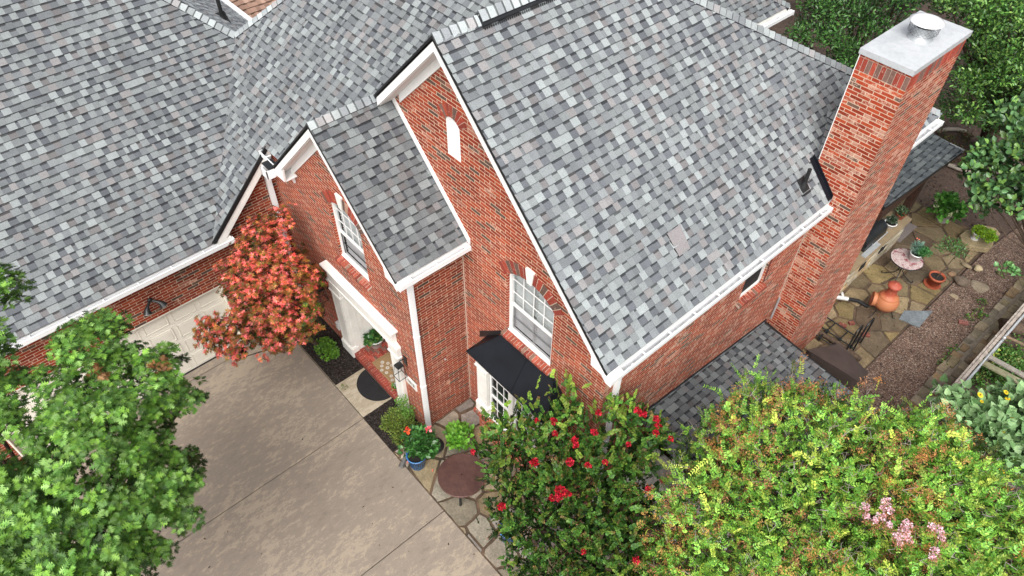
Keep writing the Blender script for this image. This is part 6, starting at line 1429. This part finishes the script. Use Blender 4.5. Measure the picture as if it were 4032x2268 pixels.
# slate piece and rocks at the patio edge
m = MB(); m.prism([tuple(at(*p, .02)) for p in ((2262, 802), (2275, 781), (2347, 782), (2312, 823))], (0, 0, -.03), (.16, .185, .20)); tag(m.build('slate_piece', M_STONE), 'blue grey piece of slate at the edge of the rear flagstones', 'slate')
def rock(x, y, z, rx, ry, rz, col, lab, seed):
    r = random.Random(seed); c = at(x, y, z); bm = bmesh.new(); bmesh.ops.create_icosphere(bm, subdivisions=3, radius=1)
    for v in bm.verts:
        k = 1+.16*math.sin(3*v.co.x+seed)+.12*math.sin(4*v.co.y+2*seed)+.06*r.uniform(-1, 1); v.co = Vector((v.co.x*rx*k, v.co.y*ry*k, v.co.z*rz*k))+Vector(c)
    me = bpy.data.meshes.new('rock'); bm.to_mesh(me); bm.free(); a = me.attributes.new('tint', 'FLOAT_COLOR', 'FACE'); a.data.foreach_set('color', list(col+(1,))*len(me.polygons)); me.materials.append(M_STONE); o = put(bpy.data.objects.new('rock', me)); return tag(o, lab, 'rock', 'rocks beside the patio')
rock(2418, 706, .07, .22, .19, .10, (.13, .10, .075), 'rounded brown boulder against the edge of the rear flagstones', 1)
rock(2395, 690, .04, .12, .08, .05, (.24, .15, .09), 'small reddish rock above the rounded brown boulder', 2)
rock(2462, 688-12, .07, .11, .10, .07, (.33, .27, .17), 'pale tan rock standing out on the gravel beyond the flagstones corner', 3)
rock(2432, 668, .04, .12, .09, .05, (.20, .16, .10), 'low mossy rock next to the pale tan rock', 4)
rock(2401, 745, .02, .10, .08, .02, (.30, .24, .16), 'flat tan stone sunk in the gravel below the brown boulder', 5)
rock(2462, 720, .0, .22, .20, .03, (.22, .18, .13), 'broad flat stone sunk in the middle of the gravel path', 6)
# stone edging wall
r = random.Random(21); m = MB(); y = 11.5; 
while y < 21:
    for row in range(2):
        l = r.uniform(.24, .44); x0 = -.97+row*.24+r.uniform(-.03, .03)-(.0 if row else .03)+.02*(y-13)*0; x1 = x0+r.uniform(.20, .27); yy = y+row*.13+r.uniform(-.04, .04)
        q = [(x0+r.uniform(0, .05), yy+.01, 0), (x1-r.uniform(0, .04), yy+r.uniform(0, .05), 0), (x1, yy+l-.02, 0), (x0+r.uniform(0, .03), yy+l-r.uniform(.01, .05), 0)]
        h = r.uniform(.06, .12); c = r.choice([(.30, .25, .15), (.36, .31, .22), (.25, .215, .15), (.33, .27, .18), (.22, .19, .14), (.27, .19, .11)]); k = r.uniform(.7, 1.05); m.prism(q, (0, 0, h), tuple(v*k for v in c))
    y += .33
se = m.build('stone_edging', M_STONE, bevel=.025); tag(se, 'mortared row of tan field stones edging the gravel path', 'stone edging')
m = MB(); m.box(-.98, -.50, 11.5, 21, -.05, .045); m.build('mortar_bed', mat_simple('grey_mortar', (.27, .23, .18), .95, 0, .2, 12, .3), se)
# timber fence with steel rail
fn = new_thing('timber_fence', (-.43, 15, 0), 'weathered timber topped fence running beside the gravel path', 'fence')
FZ = 1.12
m = MB()
for (y0, y1) in ((10.0, 12.62), (12.63, 15.3), (15.31, 18.2), (18.21, 22)): 
    m.box(-.50, -.455, y0, y1, FZ-.06, FZ-.005); m.box(-.448, -.385, y0+.01, y1, FZ-.035, FZ+.015); m.box(-.455, -.445, y0, y1, FZ-.10, FZ-.03)
m.build('cap_board', M_WOODG, fn, bevel=.004)
m = MB(); y = 10.0; r = random.Random(2)
while y < 22: m.box(-.478+r.uniform(-.003, .003), -.458, y+.004, y+.136, .02, FZ-.08); y += .14
m.build('picket', M_WOODG, fn)
m = MB(); m.tube([(-.345, 10.0, FZ-.10), (-.345, 22, FZ-.10)], .024, 10); m.tube([(-.345, 10.0, .35), (-.345, 22, .35)], .02, 8); m.build('rail', M_GALV, fn)
for y in (12.95, 15.4, 17.9): 
    po = MB().tube([(-.335, y, 0), (-.335, y, FZ+.02)], .032, 14).build('post', M_GALV, fn); MB().lathe([(.038, FZ), (.038, FZ+.03), (.02, FZ+.045), (0, FZ+.048)], (-.335, y, 0), 14).build('post_cap', M_GALV, po)
# raised timber planter frame beyond the fence
tr = new_thing('timber_trestle', (.15, 15.0, 0), 'weathered timber trestle with two grey planks beyond the fence', 'trestle')
def beam(a, b, w_, h, mat, par, name):
    a, b = np.array(a, float), np.array(b, float); d = nrm(b-a); s = nrm(np.cross(d, [0, 0, 1.]))*w_/2; m = MB(); m.prism([a-s, a+s, a+s-np.array([0, 0, h]), a-s-np.array([0, 0, h])], b-a); return m.build(name, mat, par, bevel=.004)
zz = .62
M_WOODT2 = mat_simple('grey_plank', (.33, .30, .26), .85, 0, .3, 9, .4, col2=(.13, .12, .10)); M_WOODT = mat_simple('mossy_wood', (.27, .25, .16), .85, 0, .3, 9, .4, col2=(.13, .13, .07)); M_WOODP = mat_simple('tan_wood', (.25, .18, .11), .85, 0, .25, 9, .2)
pA, pB = at(2470, 885, zz), at(2590, 950, zz); beam(pA, pB, .12, .05, M_WOODT2, tr, 'plank')
pA, pB = at(2458, 902, zz-.04), at(2585, 968, zz-.04); beam(pA, pB, .15, .05, M_WOODT, tr, 'plank')
beam(at(2487, 878, zz-.05), at(2440, 905, zz-.12), .08, .06, M_WOODP, tr, 'cross_bar'); beam(at(2478, 885, zz+.01), at(2452, 903, zz+.01), .06, .04, M_WOODP, tr, 'cross_bar')
beam(at(2463, 905, zz-.1), at(2447, 932, .05), .06, .06, M_WOODP, tr, 'leg'); beam(at(2576, 952, zz-.1), at(2545, 985, .05), .06, .06, M_WOODP, tr, 'leg'); beam(at(2490, 880, zz-.1), at(2500, 860, .05), .06, .06, M_WOODP, tr, 'leg')
ts = new_thing('garden_stakes', tuple(at(2504, 838, 0)), 'thin tan rail on short stakes beyond the timber trestle', 'garden rail')
beam(at(2505, 832, .55), at(2590, 872, .55), .05, .04, M_WOODP, ts, 'rail'); beam(at(2502, 834, .56), at(2510, 830, .56), .09, .06, M_WOODP, ts, 'stake'); beam(at(2500, 836, .5), at(2478, 862, .02), .03, .03, M_WOODP, ts, 'stake')
a, b = at(2515, 815, .14), at(2600, 832, .14); tag(MB().tube([a, (a+b)/2, b], [.16, .18, .17], 14).build('log', M_BARK), 'thick dark log lying beyond the timber fence', 'log')
gb = [(at(random.uniform(2455, 2575), random.uniform(895, 985), .05), 1, 0) for _ in range(60)]+[(at(random.uniform(2505, 2576), random.uniform(845, 925), .05), 1, 0) for _ in range(36)]+[(at(x, y, .04), 1, 0) for x, y in ((2400, 880), (2385, 900), (2470, 760), (2520, 690), (2440, 800), (2455, 792), (2462, 785), (2475, 800), (2373, 912))]
gb = [g for g in gb if g[0][0] > -.3 or g[0][0] < -.5]
P, D, U, S, C = clump_leaves(gb, 26, .13, .05, lambda n, *a: pick([(.06, .17, .03), (.09, .22, .04), (.05, .12, .02), (.16, .2, .05)], n), np.array((0, 15, -1.)))
tag(leaf_mesh('clover_weeds', 'round', P, D, U, S, C, M_LEAF, None), 'green clover and weeds growing in the mulch beyond the fence', 'weeds', kind='stuff')
# sunflowers at the right edge
SFP = [(2352, 1000), (2378, 975), (2400, 990), (2430, 985), (2455, 1000), (2480, 990), (2500, 1005), (2530, 985), (2560, 975), (2680, 990), (2680, 1260), (2580, 1235), (2550, 1200), (2500, 1130), (2440, 1100), (2400, 1080), (2365, 1050), (2350, 1020)]
cl = crown_clumps(SFP, (.9, 11.7, 1.5), .45, .24, 3, edge=50, margin=3); cl = [c for c in cl if c[0][2] > .1 and random.random() < .85]
t = new_thing('sunflower_patch', (.8, 12.3, -.05), 'bushy grey green sunflower plant with yellow blooms at the right edge', 'plant')
P, D, U, S, C = clump_leaves(cl, 13, .22, .155, lambda n, p, s, l, q: pick([(.20, .35, .15), (.26, .42, .19), (.15, .28, .11), (.30, .46, .22)], n)*[1.1, .8, .6][l], np.array((.9, 11.7, .3)), up=1.2)  # back layers get darker tints in place of shade among the leaves
leaf_mesh('foliage', 'heart', P, D, U, S, C, M_LEAF, t)
tree_limbs('stem', (.8, 12.3, -.05), [c[0] for c in random.sample(cl, 14)], .02, t, mat=mat_simple('green_stem', (.2, .26, .1), .7), split=.3, r1=.01)
for (x, y, s) in ((2466, 994, .055), (2518, 1082, .075), (2510, 1038, .04), (2531, 994-7, .045), (2549, 1050, .045), (2574, 1018, .05), (2520, 1185, .05), (2535, 1003, .04), (2470, 1010, .03)):
    c = CAMP+ray(x, y)*(np.linalg.norm(np.array((.9, 11.7, 2.05))-CAMP)/np.linalg.norm(ray(x, y))); n = 14; a = np.linspace(0, 2*PI, n, endpoint=False); tilt = rng.normal(size=2)*.2
    Dd = np.stack([np.cos(a), np.sin(a), .1+tilt[0]*np.cos(a)], 1); leaf_mesh('bloom', 'simple', np.tile(c, (n, 1))+Dd*.01, Dd, np.tile([0, 0, 1.], (n, 1)), np.full(n, s), pick([(.80, .60, .02), (.85, .68, .05)], n, .1), M_PETAL, t)
    MB().lathe([(s*.38, 0), (s*.3, .015), (0, .02)], tuple(c), 10).build('bloom_centre', mat_simple('bloom_brown', (.30, .16, .02), .9), t)
bush('young_vine', tuple(at(2470, 925, .0)), .12, .10, .75, 'small yellow green vine climbing by the fence post cap', 'vine', [(.3, .38, .04), (.36, .42, .06)], .07, 'simple', 6, 10, .06)
# white gate below the lean-to
gt = new_thing('white_gate', (-2.9, 6.9, 0), 'white painted gate glimpsed between the two crape myrtles', 'gate')
m = MB(); 
for i in range(10): m.box(-3.95+i*.14, -3.95+i*.14+.11, 6.70, 6.73, .05, 1.25)
m.build('picket', M_WHITE, gt); m = MB(); m.box(-3.95, -2.55, 6.73, 6.77, .3, .38); m.box(-3.95, -2.55, 6.73, 6.77, 1.0, 1.08); m.build('rail', M_WHITE, gt)
# terracotta coloured box under the far eave
m = MB(); m.box(-9.0, -8.4, 18.6, 19.4, 0, .6); tag(m.build('storage_bin', M_TERRA, bevel=.03), 'orange brown storage bin by the wall under the far eave', 'bin')
# ---- neighbour's house seen between the hips
nh = new_thing('neighbour_house', (-24, 11, 0), 'neighbouring house with a plain brown shingle roof beyond the hips', 'house')
BP = [((.26, .165, .125), .5), ((.32, .215, .165), .3), ((.20, .125, .095), .2)]
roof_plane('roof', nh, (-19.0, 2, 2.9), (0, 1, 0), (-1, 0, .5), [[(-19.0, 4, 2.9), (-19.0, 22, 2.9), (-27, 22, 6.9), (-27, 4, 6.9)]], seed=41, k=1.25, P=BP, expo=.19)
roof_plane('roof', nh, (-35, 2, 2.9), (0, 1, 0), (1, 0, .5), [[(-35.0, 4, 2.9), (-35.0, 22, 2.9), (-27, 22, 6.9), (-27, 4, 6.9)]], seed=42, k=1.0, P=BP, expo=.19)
m = MB(); m.box(-34.6, -19.4, 4.4, 21.6, 0, 2.9); m.prism([(-34.6, 4.4, 2.9), (-19.4, 4.4, 2.9), (-27, 4.4, 6.6)], (0, 17.2, 0)); m.build('wall', M_BRICK, nh)
m = MB(); m.box(-19.0, -18.9, 4, 22, 2.78, 2.9); m.build('gutter', mat_simple('brown_gutter', (.03, .02, .017), .6), nh)

# ------------------------------------------------------------------ keep the tree three deep
def depth(o):
    d = 0
    while o.parent: o = o.parent; d += 1
    return d
for _ in range(4):
    for o in [o for o in bpy.data.objects if depth(o) > 2]:
        if o.parent.name.startswith('hip_cap'): pass
        gp = o.parent.parent; o.parent = gp; o.matrix_parent_inverse = parent_world(gp).inverted()
for o in list(bpy.data.objects):
    if o.type == 'MESH' and len(o.data.polygons) == 0 and not o.children: bpy.data.objects.remove(o)
